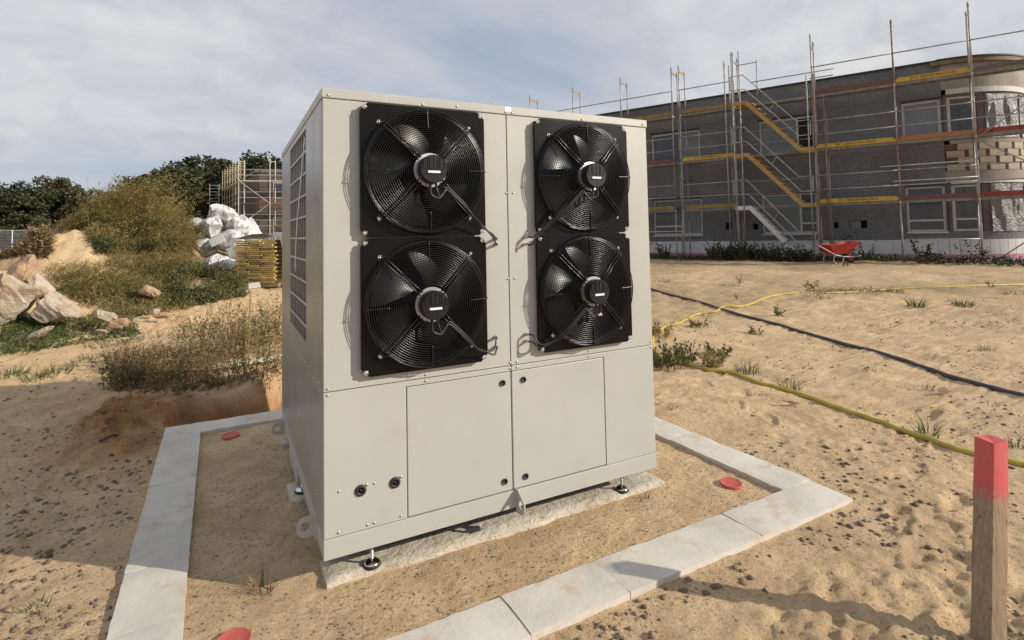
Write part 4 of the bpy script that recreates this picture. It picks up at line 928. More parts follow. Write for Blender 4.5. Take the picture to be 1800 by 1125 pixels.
# ------------------------------------------------------------------ red wheelbarrow by the scaffold
def wheelbarrow():
    p = gpx(1480, 463); ang = math.atan2(RT[1], RT[0])+0.12
    t = thing('wheelbarrow', 'red wheelbarrow parked on the sand in front of the scaffold', 'wheelbarrow', (p[0], p[1], p[2]), rotz=ang, world=False)
    m = MB(); V = []; F = []
    top = [(-0.62, -0.34, 0.60), (0.48, -0.30, 0.70), (0.48, 0.30, 0.70), (-0.62, 0.34, 0.60)]; bot = [(-0.40, -0.2, 0.30), (0.10, -0.18, 0.33), (0.10, 0.18, 0.33), (-0.40, 0.2, 0.30)]
    ins = lambda q, k: [tuple(np.array(v)*np.array([k, k, 1])+np.array([0, 0, 0.012])) for v in q]
    V = top+bot+ins(top, 0.975)+ins(bot, 0.97)
    F = [(0, 1, 5, 4), (1, 2, 6, 5), (2, 3, 7, 6), (3, 0, 4, 7), (4, 5, 6, 7), (8, 12, 13, 9), (9, 13, 14, 10), (10, 14, 15, 11), (11, 15, 12, 8), (12, 15, 14, 13), (0, 8, 9, 1), (1, 9, 10, 2), (2, 10, 11, 3), (3, 11, 8, 0)]
    build(m.add(V, F), 'tray', 'barrow_red', t); build(MB().tube([top[0], top[1], top[2], top[3]], 0.014, 6, closed=True), 'tray_rim', 'barrow_red', t)
    for y in (-1, 1):
        build(MB().tube(catmull([(-1.05, y*0.30, 0.62), (-0.75, y*0.27, 0.47), (-0.35, y*0.21, 0.285), (0.05, y*0.15, 0.22), (0.42, y*0.10, 0.21), (0.62, y*0.08, 0.24)], 4), 0.017, 7), 'handle_bar', 'steel_tube', t, smooth=True)
        build(MB().tube(catmull([(-0.42, y*0.23, 0.30), (-0.46, y*0.24, 0.10), (-0.36, y*0.24, 0.012), (-0.18, y*0.23, 0.02), (-0.08, y*0.19, 0.24)], 4), 0.015, 7), 'leg', 'steel_tube', t, smooth=True)
        build(MB().rod((0.34, y*0.10, 0.20), (0.40, y*0.2, 0.52), 0.012, 6), 'brace', 'steel_tube', t)
    w_ = build(MB().lathe([(0.09, -0.03), (0.15, -0.045), (0.19, -0.03), (0.20, 0.0), (0.19, 0.03), (0.15, 0.045), (0.09, 0.03)], (0.30, 0, 0.20), 'y', 24), 'wheel', 'tyre', t, smooth=True)
    build(MB().lathe([(0.02, -0.06), (0.03, -0.05), (0.04, -0.035), (0.105, -0.034), (0.105, 0.034), (0.04, 0.035), (0.03, 0.05), (0.02, 0.06)], (0.30, 0, 0.20), 'y', 16), 'rim', 'barrow_red', w_)
wheelbarrow()

# ------------------------------------------------------------------ vegetation helpers (all leaves and blades are real little faces)
def quads(name, Q, m, parent=None, loc=None):
    Q = np.asarray(Q, np.float32).reshape(-1, 4, 3)
    if loc is not None: Q = Q-np.asarray(loc, np.float32)
    n = len(Q); me = bpy.data.meshes.new(name)
    me.vertices.add(n*4); me.vertices.foreach_set('co', Q.ravel())
    me.loops.add(n*4); me.loops.foreach_set('vertex_index', np.arange(n*4, dtype=np.int32))
    me.polygons.add(n); me.polygons.foreach_set('loop_start', (np.arange(n)*4).astype(np.int32)); me.polygons.foreach_set('loop_total', np.full(n, 4, np.int32))
    me.update(); me.validate(); return link(name, me, m, parent, tuple(loc) if (loc is not None and parent is None) else None)
def unitv(v): return v/np.maximum(np.linalg.norm(v, axis=-1, keepdims=True), 1e-9)
def stems(base, h, lean, width, seg=4, curl=1.0):
    """ribbons rising from base (N,3) with heights h (N,), lean (N,3) -> quads and the points on each stem"""
    base = np.asarray(base, float); N_ = len(base); h = np.asarray(h)[:, None, None]; t = np.linspace(0, 1, seg+1)[None, :, None]
    up = np.array([0, 0, 1.0])
    P = base[:, None, :] + up*h*(t-0.22*curl*t*t) + lean[:, None, :]*h*(0.25*t+0.75*t**2)
    side = unitv(np.cross(rng.normal(size=(N_, 3)), up))[:, None, :]*(np.asarray(width).reshape(-1, 1, 1)*(1-0.85*t))
    A, B = P-side, P+side
    Q = np.stack([A[:, :-1], B[:, :-1], B[:, 1:], A[:, 1:]], 2)
    return Q.reshape(-1, 4, 3), P
def leaves(P, per, length, ratio=0.28, t0=0.15, droop=0.1, tlen=0.4):
    """diamond leaves along stems P (N,S,3)"""
    N_, S, _ = P.shape; t = rng.uniform(t0, 1.0, (N_, per)); f = t*(S-1); i = np.minimum(f.astype(int), S-2); w_ = (f-i)[..., None]
    idx = np.arange(N_)[:, None]; b = P[idx, i]*(1-w_)+P[idx, i+1]*w_; ax = unitv(P[idx, i+1]-P[idx, i])
    d = unitv(rng.normal(size=(N_, per, 3))+ax*0.9+np.array([0, 0, -droop])); L = (length*rng.uniform(0.5, 1.2, (N_, per))*(1-tlen*t))[..., None]
    s = unitv(np.cross(d, rng.normal(size=(N_, per, 3))))*L*ratio
    return np.stack([b, b+d*L*0.45+s, b+d*L, b+d*L*0.45-s], 2).reshape(-1, 4, 3)
def gmarch(px, py, t0=3.6, t1=30, n=120):
    """first hit of pixel rays with the ground, vectorised"""
    px = np.asarray(px, float); py = np.asarray(py, float)
    D = _f[None, :]+RT[None, :]*((px-PPX)/FPX)[:, None]-UP[None, :]*((py-PPY)/FPX)[:, None]
    hit = np.full(len(px), np.nan)
    for t in np.geomspace(t0, t1, n):
        m = np.isnan(hit)
        if not m.any(): break
        p = CAM+D[m]*t; below = p[:, 2] < gz(p[:, 0], p[:, 1], False)
        k = np.where(m)[0][below]; hit[k] = t
    ok = ~np.isnan(hit); D = D[ok]; hi = hit[ok]; lo = hi/(t1/t0)**(1.0/(n-1))
    for _ in range(5):
        mid = 0.5*(lo+hi); p = CAM+D*mid[:, None]; b = p[:, 2] < gz(p[:, 0], p[:, 1], False); hi = np.where(b, mid, hi); lo = np.where(b, lo, mid)
    p = CAM+D*hi[:, None]; p[:, :2] += rng.normal(size=(len(p), 2))*0.03; p[:, 2] = gz(p[:, 0], p[:, 1]); return p
def on_ground(x, y, sink=0.01): 
    z = gz(np.asarray(x), np.asarray(y))-sink; return np.stack([x, y, z], 1)
WIND = np.array([0.80, -0.30, 0.0])
def tuft(px, py, n, h, spread, m, label, name='grass_tuft', cat='grass', group='weeds scattered on the sand', width=0.0035, lean=0.7, loc=None):
    p = gpx(px, py) if loc is None else np.array(loc)
    r = spread*np.sqrt(rng.uniform(0, 1, n)); a = rng.uniform(0, 2*math.pi, n); b = on_ground(p[0]+r*np.cos(a), p[1]+r*np.sin(a))
    ln = np.stack([np.cos(a), np.sin(a), 0*a], 1)*(lean*(0.3+rng.uniform(0, 1, n)))[:, None]+rng.normal(size=(n, 3))*0.15
    Q, _ = stems(b, h*rng.uniform(0.45, 1.1, n), ln, np.full(n, width)*rng.uniform(0.7, 1.3, n), 4)
    t = thing(name, label, cat, tuple(p), group); tag(quads('blades', Q-p, m, t), kind='stuff'); return t
def weed(px, py, n, h, spread, m, label, leaf=0.05, per=14, name='weed_plant', cat='weed', group='weeds scattered on the sand', lean=0.45, stemw=0.004, stem_m='weed_dry', wind=0.0, loc=None, ratio=0.26):
    p = gpx(px, py) if loc is None else np.array(loc)
    r = spread*np.sqrt(rng.uniform(0, 1, n)); a = rng.uniform(0, 2*math.pi, n); b = on_ground(p[0]+r*0.6*np.cos(a), p[1]+r*0.6*np.sin(a))
    ln = np.stack([np.cos(a), np.sin(a), 0*a], 1)*(lean*rng.uniform(0.2, 1, n))[:, None]+rng.normal(size=(n, 3))*0.12+WIND*wind
    Q, P = stems(b, h*rng.uniform(0.5, 1.1, n), ln, np.full(n, stemw), 5); L = leaves(P, per, leaf, ratio)
    t = thing(name, label, cat, tuple(p), group)
    for nm, q, mm_ in (('stem', Q, stem_m), ('foliage', L, m)):
        q = q-np.asarray(p); o = tag(quads(nm, q, mm_, t), kind='stuff')
    return t

# ------------------------------------------------------------------ far left: second building with scaffold, site fence, trees
HR = unitv(np.array([RT[0], RT[1], 0.0])); HF = unitv(np.array([_f[0], _f[1], 0.0]))
def far_building():
    K = at(419, 437, 47.7); zg = gz1(K[0], K[1]); K = np.array([K[0], K[1], zg])
    fd = unitv(HR*1.0+HF*0.22); sd_ = unitv(HR*-0.57+HF*0.82)
    ninw = unitv(HF*0.9+HR*0.25)
    b = thing('building_shell', 'dark grey two storey building shell far behind the plastic bags', 'building', tuple(K))
    W0 = K+fd*1.0+sd_*0.6+ninw*0.9
    m = MB(); m.obox(W0, fd*16, sd_*15, (0, 0, 6.9)); build(m, 'wall', 'board_grey', b)
    build(MB().obox(W0+np.array([0, 0, 6.905])-fd*0.1-ninw*0.1, fd*16.2, sd_*15.2, (0, 0, 0.18)), 'roof_edge', 'deck_grey', b)
    build(MB().obox(W0-ninw*0.06+fd*0.2, fd*15, ninw*0.05, (0, 0, 1.15)), 'plinth', 'plinth_white', b)
    for k in range(4):
        for z in (1.3, 4.5): 
            w_ = build(MB().obox(W0-ninw*0.03+fd*(1.4+3.6*k)+np.array([0, 0, z]), fd*1.5, ninw*0.028, (0, 0, 1.5)), 'window', 'frame_white', b)
            build(MB().obox(W0-ninw*0.045+fd*(1.5+3.6*k)+np.array([0, 0, z+0.1]), fd*1.3, ninw*0.014, (0, 0, 1.3)), 'pane', 'pane', w_)
    s = thing('corner_scaffold', 'pale scaffold around the far dark grey building behind the bags', 'scaffold', tuple(K))
    def P(a, c, z): return K+fd*a+sd_*c+np.array([0, 0, z])
    lv = (2.0, 4.0, 6.0)
    fa = [0, 2.57, 5.14, 7.7, 10.3]
    for a in fa:
        for o in (0, 0.7): 
            q = P(a, 0, 0)+ninw*o; build(MB().rod(q, q+np.array([0, 0, 8.0 if o == 0 else 7.9]), 0.035, 6), 'post', 'stair_alu', s)
        q = P(a, 0, 7.75); build(MB().rod(q, q+ninw*0.7, 0.03, 5).rod(q+ninw*0.3, q-np.array([0, 0, .3]), 0.02, 5), 'top_frame', 'pole_cream', s)
    for c in (1.8, 3.6, 5.4, 7.2, 9.0, 10.8):
        for o in (0, 0.7):
            q = P(0, c, 0)+fd*o; build(MB().rod(q, q+np.array([0, 0, 8.0]), 0.035, 6), 'post', 'pole_cream', s)
        q = P(0, c, 7.75); build(MB().rod(q-np.array([0, 0, 1.0]), q+fd*0.7-np.array([0, 0, 1.0]), 0.025, 5), 'guard_rail', 'pole_cream', s); build(MB().rod(q, q+fd*0.7, 0.03, 5).rod(q+fd*0.35, q+fd*0.7-np.array([0, 0, .35]), 0.02, 5), 'top_frame', 'pole_cream', s)
    for l, z in enumerate(lv):
        for k in range(4):
            mname = ('yellow_dirty', 'board_orange', 'wood_white')[l] if k else ('deck_grey', 'board_red', 'wood_white')[l]
            build(MB().obox(P(fa[k]+0.05, 0, z-0.06), fd*2.46, ninw*0.65, (0, 0, 0.10)), 'deck_plank', mname, s)
            for h in (0.5, 1.0): build(MB().rod(P(fa[k], 0, z+h), P(fa[k+1], 0, z+h), 0.026, 5), 'guard_rail', 'stair_alu', s)
        for k in range(6): build(MB().obox(P(0, 1.8*k+0.05, z-0.06), sd_*1.7, fd*0.65, (0, 0, 0.10)), 'deck_plank', 'wood_white' if l == 2 else 'deck_grey', s)
        for h in (0.5, 1.0): build(MB().rod(P(0, 0, z+h), P(0, 10.8, z+h), 0.026, 5), 'guard_rail', 'stair_alu', s)
    build(MB().rod(P(0.05, 0, 6.0)-ninw*0.06, P(2.57, 0, 4.0)-ninw*0.06, 0.032, 6), 'diagonal_brace', 'stair_alu', s)
    build(MB().rod(P(2.57, 0, 3.95)-ninw*0.06, P(0.1, 0, 2.0)-ninw*0.06, 0.032, 6), 'diagonal_brace', 'stair_alu', s)
    lad = MB(); q0, q1 = P(-0.1, 10.9, 0)-fd*1.1, P(-0.1, 10.9, 0)-fd*0.2
    for q in (q0, q1): lad.rod(q, q+np.array([0, 0, 6.6]), 0.03, 5)
    for k in range(20): lad.rod(q0+np.array([0, 0, 0.33*k+0.2]), q1+np.array([0, 0, 0.33*k+0.2]), 0.02, 5)
    build(lad, 'ladder_tower', 'stair_alu', s)
far_building()
def fence():
    a, b = at(-60, 440, 44), at(92, 440, 50); n = 4
    t = thing('site_fence', 'wire mesh construction fence at the far left under the trees', 'fence', (a[0], a[1], gz1(a[0], a[1])))
    for k in range(n+1):
        p = a+(b-a)*k/n; p[2] = gz1(p[0], p[1]); build(MB().rod(p, p+np.array([0, 0, 2.05]), 0.05, 6), 'post', 'fence_metal', t)
        if k < n:
            q = a+(b-a)*(k+1)/n; q[2] = gz1(q[0], q[1]); m = MB()
            for z in (0.15, 2.0): m.rod(p+np.array([0, 0, z]), q+np.array([0, 0, z]), 0.028, 5)
            for i in range(1, 26): c = p+(q-p)*i/26; m.rod(c+np.array([0, 0, 0.15]), c+np.array([0, 0, 2.0]), 0.006, 3)
            for i in range(1, 7): m.rod(p+np.array([0, 0, 0.15+0.26*i]), q+np.array([0, 0, 0.15+0.26*i]), 0.006, 3)
            build(m, 'mesh_panel', 'fence_metal', t)
fence()

def crown_mesh(name, rx, rz, seed, nclump=120, per=95, leaf=0.36, m='leaf_dark'):
    r = np.random.default_rng(seed); C = []
    while len(C) < nclump:
        v = r.normal(size=3); v /= np.linalg.norm(v); k = r.uniform(0.35, 1.0)**0.5
        v = v*k*(1+0.22*math.sin(3*math.atan2(v[1], v[0])+seed)); C.append(v*np.array([rx, rx, rz]))
    C = np.array(C); cr = r.uniform(0.55, 1.15, nclump)*rx*0.30
    d = unitv(r.normal(size=(nclump, per, 3))); c = C[:, None, :]+d*(cr[:, None]*r.uniform(0.3, 1.0, (nclump, per))**0.5)[..., None]*np.array([1, 1, 0.75])
    c = c.reshape(-1, 3); n = len(c); L = leaf*r.uniform(0.5, 1.25, n)[:, None]
    a = unitv(r.normal(size=(n, 3))); s = unitv(np.cross(a, r.normal(size=(n, 3))))
    Q = np.stack([c-a*L*0.5, c+s*L*0.34, c+a*L*0.5, c-s*L*0.34], 1); o = quads(name, Q, m); me = o.data; bpy.data.objects.remove(o); return me, C
def trunk_mesh(C, h, seed):
    r = np.random.default_rng(seed); m = MB(); m.tube([(0, 0, -0.3), (0.05, 0.02, h*0.35), (-0.06, 0.08, h*0.75), (0.05, 0, h)], [0.28, 0.2, 0.13, 0.05], 8)
    for k in r.choice(len(C), 16, replace=False):
        t = r.uniform(0.25, 0.8); p0 = np.array([0, 0, h*t]); p1 = C[k]+np.array([0, 0, h*0.55]); m.tube([p0, (p0+p1)/2+np.array([0, 0, 0.25]), p1], [0.09, 0.06, 0.02], 5)
    return m.mesh('trunk', True)
TREEK = []
for i, (rx, rz, mname) in enumerate(((3.6, 4.6, 'leaf_dark'), (3.2, 4.2, 'leaf_dark'), (3.0, 3.4, 'leaf_dark'), (2.8, 3.3, 'leaf_brown'))):
    cm, C = crown_mesh('crown', rx, rz, 40+i, m=mname); tm = trunk_mesh(C, rz*1.9, 60+i); tm.materials.append(MAT['bark']); TREEK.append((cm, tm, rx, rz))
def tree(px, topy, depth, kind, scale, label):
    p = at(px, 430, depth); z = gz1(p[0], p[1]); cm, tm, rx, rz = TREEK[kind]
    top = CAM[2]+(ray(px, topy)[2])*depth; hgt = top-z; s = hgt/(rz*2.03)*1.0
    t = thing('tree', label, 'tree', (p[0], p[1], z), 'trees behind the building site', rotz=px*0.7, world=False); t.scale = (s*scale, s*scale, s)
    c = link('crown', cm, None, t, (0, 0, rz*1.04)); link('trunk', tm, None, t)
for i, (px, ty, d, k, sc, lab) in enumerate([
    (292, 284, 62, 0, 1.15, 'dark green tree rising left of the pale far scaffold'), (345, 276, 66, 1, 1.25, 'dark green tree directly behind the pale far scaffold frames'), (262, 318, 58, 2, 1.25, 'lower dark green tree at the left end of the tall group'),
    (402, 270, 70, 0, 1.2, 'tall dark green tree above the far scaffold corner'), (455, 272, 68, 1, 1.2, 'tall dark green tree over the far dark building'), (505, 268, 70, 0, 1.0, 'dark green tree touching the left edge of the cabinet'),
    (560, 280, 72, 1, 1.0, 'dark green tree mostly hidden behind the cabinet'), (-45, 325, 55, 2, 1.15, 'dark tree at the very left edge of the view'), (15, 332, 52, 1, 1.2, 'dark green tree above the wire fence'), (62, 316, 56, 0, 1.15, 'tallest dark tree left of the sand heap'), (100, 320, 58, 3, 1.0, 'brownish tree just left of the weedy mound'),
    (140, 338, 57, 3, 1.0, 'brownish tree behind the weedy mound'), (200, 345, 60, 2, 1.1, 'dark tree mostly hidden behind the weedy mound')]): tree(px, ty, d, k, sc, lab)
# dark hedge along the foot of the trees
def hedge(px0, px1, d, h, label, n=5200):
    x = rng.uniform(px0, px1, n); p = np.array([at(a, 430, d+rng.uniform(-1.5, 1.5)) for a in x]); zz = gz(p[:, 0], p[:, 1])
    prof = h*(0.6+0.5*(vnoise(x*0.03, x*0, 8)+0.5)); p[:, 2] = zz+prof*rng.uniform(0, 1, n)**0.7
    L = 0.34*rng.uniform(0.5, 1.2, n)[:, None]; a = unitv(rng.normal(size=(n, 3))); s = unitv(np.cross(a, rng.normal(size=(n, 3))))
    tag(quads('undergrowth', np.stack([p-a*L*.5, p+s*L*.34, p+a*L*.5, p-s*L*.34], 1), 'leaf_dark'), label, 'undergrowth', kind='stuff')
hedge(-140, 250, 50, 3.0, 'dark undergrowth below the left trees', 9000); hedge(240, 420, 58, 3.6, 'dark undergrowth below the tall trees beside the far scaffold')

# ------------------------------------------------------------------ plastic bags, board stack, steel frames
def lump(seed, planes, sub=4, flat=0.78):
    r = np.random.default_rng(seed); bm = bmesh.new(); bmesh.ops.create_icosphere(bm, subdivisions=sub, radius=1.0)
    V = np.array([v.co[:] for v in bm.verts]); F = [tuple(v.index for v in f.verts) for f in bm.faces]; bm.free()
    for k in range(planes):
        n = unitv(r.normal(size=3)); d = r.uniform(flat-0.14, flat+0.1); over = np.maximum(V@n-d, 0); V = V-over[:, None]*n*0.94
    return V, F
def bag(px, py, wpx, hpx, d, seed, label, sticker=False):
    c = at(px, py, d); k = d/FPX; V, F = lump(seed+30, 26, 4, 0.66); r = np.random.default_rng(seed)
    n = 0.10*fbm(V[:, 0]*2.2+seed, V[:, 1]*2.2+V[:, 2]*2.1, 2, seed)-0.16*np.abs(fbm(V[:, 0]*2.6-V[:, 2]*2.9+seed, V[:, 1]*2.6+V[:, 2]*1.3, 3, seed+3))
    V = V*(1.18+n)[:, None]; sx, sz = wpx*k/2, hpx*k/2
    W = V[:, :1]*HR*sx + V[:, 1:2]*HF*sx*0.9 + V[:, 2:3]*np.array([0, 0, sz])
    m = MB().add(W, F); me = m.mesh('plastic_bag', False); o = link('plastic_bag', me, 'bag'); o.location = tuple(c)
    tag(o, label, 'bag', 'pile of plastic bags beside the weedy mound')
    if sticker:
        q = MB().obox(HR*0.02*sx-HF*sx*0.93+np.array([0, 0, -0.35*sz])-HR*0.2, HR*0.36+np.array([0, 0, .16]), -HF*0.012, np.array([-.08, 0, 0.20])); link('printed_label', mm(q.mesh('printed_label'), 'label_white'), None, o)
mat('bag', (0.60, 0.59, 0.56), (0.27, 0.27, 0.27), 2.4, 0.42, spec=0.4, bump=0.4, bscale=6.0, dist=0.08, spots=(3.4, (0.72, 0.71, 0.67), 0.54, 0.60), lo=0.44, hi=0.56)
bag(392, 380, 72, 46, 15.8, 1, 'large grey white plastic bag on top of the pile'); bag(402, 424, 66, 54, 14.9, 2, 'plastic bag with printed label in the middle of the pile', True)
bag(347, 402, 50, 44, 15.5, 3, 'grey plastic bag at the upper left of the pile'); bag(358, 437, 58, 46, 15.0, 4, 'grey plastic bag low at the left of the pile')
bag(380, 466, 82, 50, 14.2, 5, 'pale plastic bag at the foot of the pile'); bag(436, 414, 46, 72, 15.7, 6, 'tall pale plastic bag at the right of the pile'); bag(328, 430, 40, 40, 15.5, 8, 'small plastic bag half hidden by the weeds at the left of the pile')
bag(372, 400, 54, 48, 15.2, 9, 'crumpled plastic bag just under the topmost one'); bag(418, 398, 50, 46, 15.3, 10, 'bright plastic bag right below the topmost one'); bag(425, 446, 50, 48, 14.8, 11, 'plastic bag between the printed one and the yellow boards')
def board_stack():
    p = gpx(450, 505); t = thing('board_stack', 'stack of yellow edged boards under a loose plastic cover', 'board stack', (p[0], p[1], p[2])); k = 13.9/FPX
    a = unitv(HR*1.0-HF*0.10); b = unitv(HF*1.0+HR*0.1); w = 0.32; th = 0.046
    hy = {q: mm(MB().obox((0, 0, 0), a*(w-0.018), b*1.5, (0, 0, th-0.009)).mesh('board'), q) for q in ('plank_yellow', 'plank_bright', 'plank_core')}
    for r_ in range(21):
        for c in range(3):
            mname = 'plank_bright' if (r_*7+c*5) % 9 in (0, 4) else 'plank_yellow'
            if r_ == 9 and c == 1: mname = 'plank_core'
            off = a*(-0.5+c*w+0.03*((r_ % 2)*2-1)+random.uniform(-.022, .022))+b*random.uniform(-.04, .04); q = p+off+np.array([0, 0, 0.10+r_*th])
            inst(hy[mname], 'board', None, t, q)
    for s_ in (0.05, 1.2): build(MB().obox(p+a*-0.5+b*s_, a*1.0, b*0.1, (0, 0, 0.095)), 'bearer', 'plank_core', t)
    n, m_ = 26, 20; V = []; top = 0.10+21*th+0.02                # loose film over the top, hanging down at the right
    for j in range(m_+1):
        for i in range(n+1):
            u, v = i/n, j/m_; x = -0.62+1.5*u; z = top+0.12*math.sin(min(1, u*1.2)*math.pi)+0.03*vnoise(np.array([u*6.]), np.array([v*6.]), 2)[0]
            if x > 0.52: q_ = (x-0.52)/0.36; x = 0.52+0.12*math.sin(q_*2.2)+0.03*vnoise(np.array([v*9.]), np.array([q_*5]), 7)[0]; z = top+0.05-1.0*q_**1.15
            V.append(p+a*x+b*(0.04+1.5*v)+np.array([0, 0, z]))
    build(MB().add(V, [(j*(n+1)+i, j*(n+1)+i+1, (j+1)*(n+1)+i+1, (j+1)*(n+1)+i) for j in range(m_) for i in range(n)]), 'film_cover', 'film', t, smooth=True)
board_stack()
def steel_frames():
    p = gpx(437, 511); q = gpx(560, 500); t = thing('steel_frame', 'galvanised steel frame lying on the sand below the yellow boards', 'steel frame', tuple(p)); d = unitv(q-p); d[2] = 0; up = np.array([0, 0, 1.0]); s = np.cross(up, d)
    build(MB().obox(p+up*0.02, d*2.4, s*0.08, up*0.12), 'rail', 'stair_alu', t); build(MB().obox(p+up*0.02+s*0.9, d*2.4, s*0.08, up*0.12), 'rail', 'stair_alu', t)
    for k in range(6): build(MB().obox(p+up*0.05+s*0.081+d*(0.1+0.42*k), d*0.06, s*0.818, up*0.06), 'rung', 'stair_alu', t)
steel_frames()

# ------------------------------------------------------------------ rubble
def rock(px, py, wpx, hpx, d, seed, m, label, tilt=0.0, depthk=0.8, name='rubble_chunk', zoff=0.0):
    c = at(px, py, d); k = d/FPX; V, F = lump(seed+100, 20, 4, 0.55); V = V*1.38
    V = V*(1+0.20*fbm(V[:, 0]*2.3+seed, V[:, 1]*2.3+V[:, 2]*2.9, 5, seed, 0.6))[:, None]
    a = V[:, 0]*wpx*k/2; z = V[:, 2]*hpx*k/2; ct, st = math.cos(R(tilt)), math.sin(R(tilt))
    W = (a*ct+z*st)[:, None]*HR + V[:, 1:2]*HF*min(wpx, hpx)*k/2*depthk*1.3 + (-a*st+z*ct)[:, None]*np.array([0, 0, 1.0])
    o = link(name, MB().add(W, F).mesh(name, False), m); o.location = tuple(c); me = o.data
    me.polygons.foreach_set('use_smooth', [True]*len(me.polygons))
    bm = bmesh.new(); bm.from_mesh(me)
    for e in bm.edges:
        if len(e.link_faces) == 2 and e.calc_face_angle(0) > R(16): e.smooth = False
    bm.to_mesh(me); bm.free()
    tag(o, label, 'rubble', 'broken concrete on the left bank')
rock(8, 525, 92, 100, 8.5, 1, 'rubble_white', 'big white concrete chunk at the left edge', 10); rock(36, 494, 62, 78, 8.9, 2, 'rubble_tan', 'tan concrete chunk above the big white one', 20)
rock(72, 508, 26, 70, 8.7, 3, 'rubble_white', 'white slab end standing upright beside the tan chunk', -28); rock(104, 543, 84, 46, 8.6, 4, 'rubble_white', 'long white slab leaning down into the weeds', 38)
rock(66, 587, 64, 16, 7.9, 5, 'rubble_white', 'flat pale slab lying in front of the white rubble', -24); rock(186, 556, 56, 26, 8.9, 6, 'rubble_white', 'white broken block half hidden in the weeds', 15)
rock(211, 568, 36, 24, 8.7, 7, 'rubble_tan', 'tan squared block at the right end of the rubble'); rock(183, 583, 24, 10, 8.3, 8, 'rubble_white', 'small flat stone in front of the tan block', 5)
rock(238, 565, 16, 14, 8.9, 9, 'rubble_white', 'small white stone just right of the tan block'); rock(262, 514, 40, 24, 10.6, 10, 'rubble_tan', 'reddish stone in the weeds on the slope', 20)
rock(272, 549, 18, 14, 9.6, 11, 'rubble_white', 'small pale stone at the edge of the sand track'); rock(286, 555, 30, 13, 9.4, 12, 'rubble_tan', 'flat tan stone at the edge of the sand track'); rock(381, 522, 10, 8, 12.0, 13, 'rubble_white', 'tiny white stone below the plastic bags'); rock(410, 512, 16, 10, 12.6, 14, 'rubble_tan', 'small stone left of the steel frame')
rock(1661, 686, 32, 11, 4.9, 15, 'rubble_tan', 'flat greyish stone on the sand behind the stake', 4); rock(1392, 706, 26, 9, 4.7, 16, 'rubble_tan', 'flat clod just below the yellow hose', 12); rock(1700, 1013, 30, 20, 2.3, 17, 'rubble_tan', 'brown clod beside the foot of the stake') if False else None
def plank():
    a, b = gpx(350, 658), gpx(520, 632); d = unitv(b-a); s = unitv(np.cross(np.array([0, 0, 1.0]), d)); up = np.array([0, 0, 1.0]); L = np.linalg.norm(b-a)
    o = build(MB().obox(a+up*0.03, d*L, s*0.11, up*0.035), 'white_plank', 'wood_white', bevel=0.003); tag(o, 'long white plank lying in the weeds behind the trench', 'plank')
plank()

# ------------------------------------------------------------------ weeds of the left bank
def cover(px0, px1, py_poly, n, h, m, label, leaf, per, wind, name, w=0.006, seg=5, ratio=0.16, thin=0.0):
    x = rng.uniform(px0, px1, n*2); lo, hi = py_poly; y0 = np.interp(x, *lo); y1 = np.interp(x, *hi); y = y0+(y1-y0)*rng.uniform(0, 1, len(x))
    P0 = gmarch(x, y)
    keep = fbm(P0[:, 0]*1.1, P0[:, 1]*1.1, 3, 91)+0.28-thin > rng.uniform(-0.25, 0.5, len(P0)); P0 = P0[keep][:n]; k = len(P0)
    ln = rng.normal(size=(k, 3))*0.28*np.array([1, 1, 0])+WIND*wind*rng.uniform(0.3, 1.2, k)[:, None]
    hh = h*rng.uniform(0.45, 1.15, k)*(0.75+1.5*np.clip(fbm(P0[:, 0]*1.1, P0[:, 1]*1.1, 2, 95), -.3, .5))
    Q, P = stems(P0-np.array([0, 0, 0.03]), hh, ln, np.full(k, w)*rng.uniform(0.6, 1.3, k), seg)
    allq = [Q]
    if per: allq.append(leaves(P, per, leaf, ratio, 0.2, 0.1))
    o = quads(name, np.concatenate(allq), m); tag(o, label, 'weeds', kind='stuff')
cover(150, 335, (([150, 220, 335], [372, 366, 405]), ([150, 220, 335], [425, 440, 450])), 2300, 0.80, 'weed_gold', 'golden green tall weeds bending over the mound', 0.17, 5, 0.9, 'tall_weeds', ratio=0.05, w=0.009)
cover(80, 175, (([80, 175], [398, 372]), ([80, 175], [404, 405])), 1100, 0.85, 'weed_gold', 'golden weeds on the left shoulder of the mound', 0.17, 5, 0.7, 'tall_weeds', ratio=0.05, w=0.009)
cover(130, 305, (([130, 305], [366, 375]), ([130, 305], [380, 392])), 420, 1.45, 'weed_gold', 'feathery weed tips along the crest of the mound', 0.22, 8, 1.3, 'crest_weeds', ratio=0.045, w=0.006, seg=7)
cover(165, 310, (([165, 310], [395, 400]), ([165, 310], [448, 446])), 1400, 0.45, 'weed_green', 'green leafy weeds on the face of the mound', 0.10, 14, 0.4, 'leafy_weeds', ratio=0.15)
cover(185, 420, (([185, 300, 420], [440, 440, 490]), ([185, 300, 420], [500, 490, 515])), 1500, 0.40, 'weed_gold', 'straw coloured grass on the middle of the bank', 0.12, 5, 0.9, 'straw_grass', ratio=0.06, w=0.005, thin=0.10)
cover(100, 420, (([100, 200, 300, 420], [490, 478, 468, 500]), ([100, 200, 300, 420], [578, 565, 548, 522])), 2600, 0.28, 'weed_green', 'low green weeds covering the slope below the mound', 0.085, 10, 0.5, 'slope_weeds', ratio=0.12, thin=0.14)
cover(300, 430, (([300, 430], [480, 490]), ([300, 430], [542, 522])), 1200, 0.46, 'weed_green', 'dark green weeds in front of the plastic bags', 0.10, 14, 0.4, 'leafy_weeds', ratio=0.15)
cover(80, 330, (([80, 330], [478, 450]), ([80, 330], [572, 548])), 3000, 0.40, 'weed_gold', 'dry golden grass mixed into the slope weeds', 0.11, 4, 0.9, 'dry_grass', ratio=0.06, w=0.005, thin=0.04)
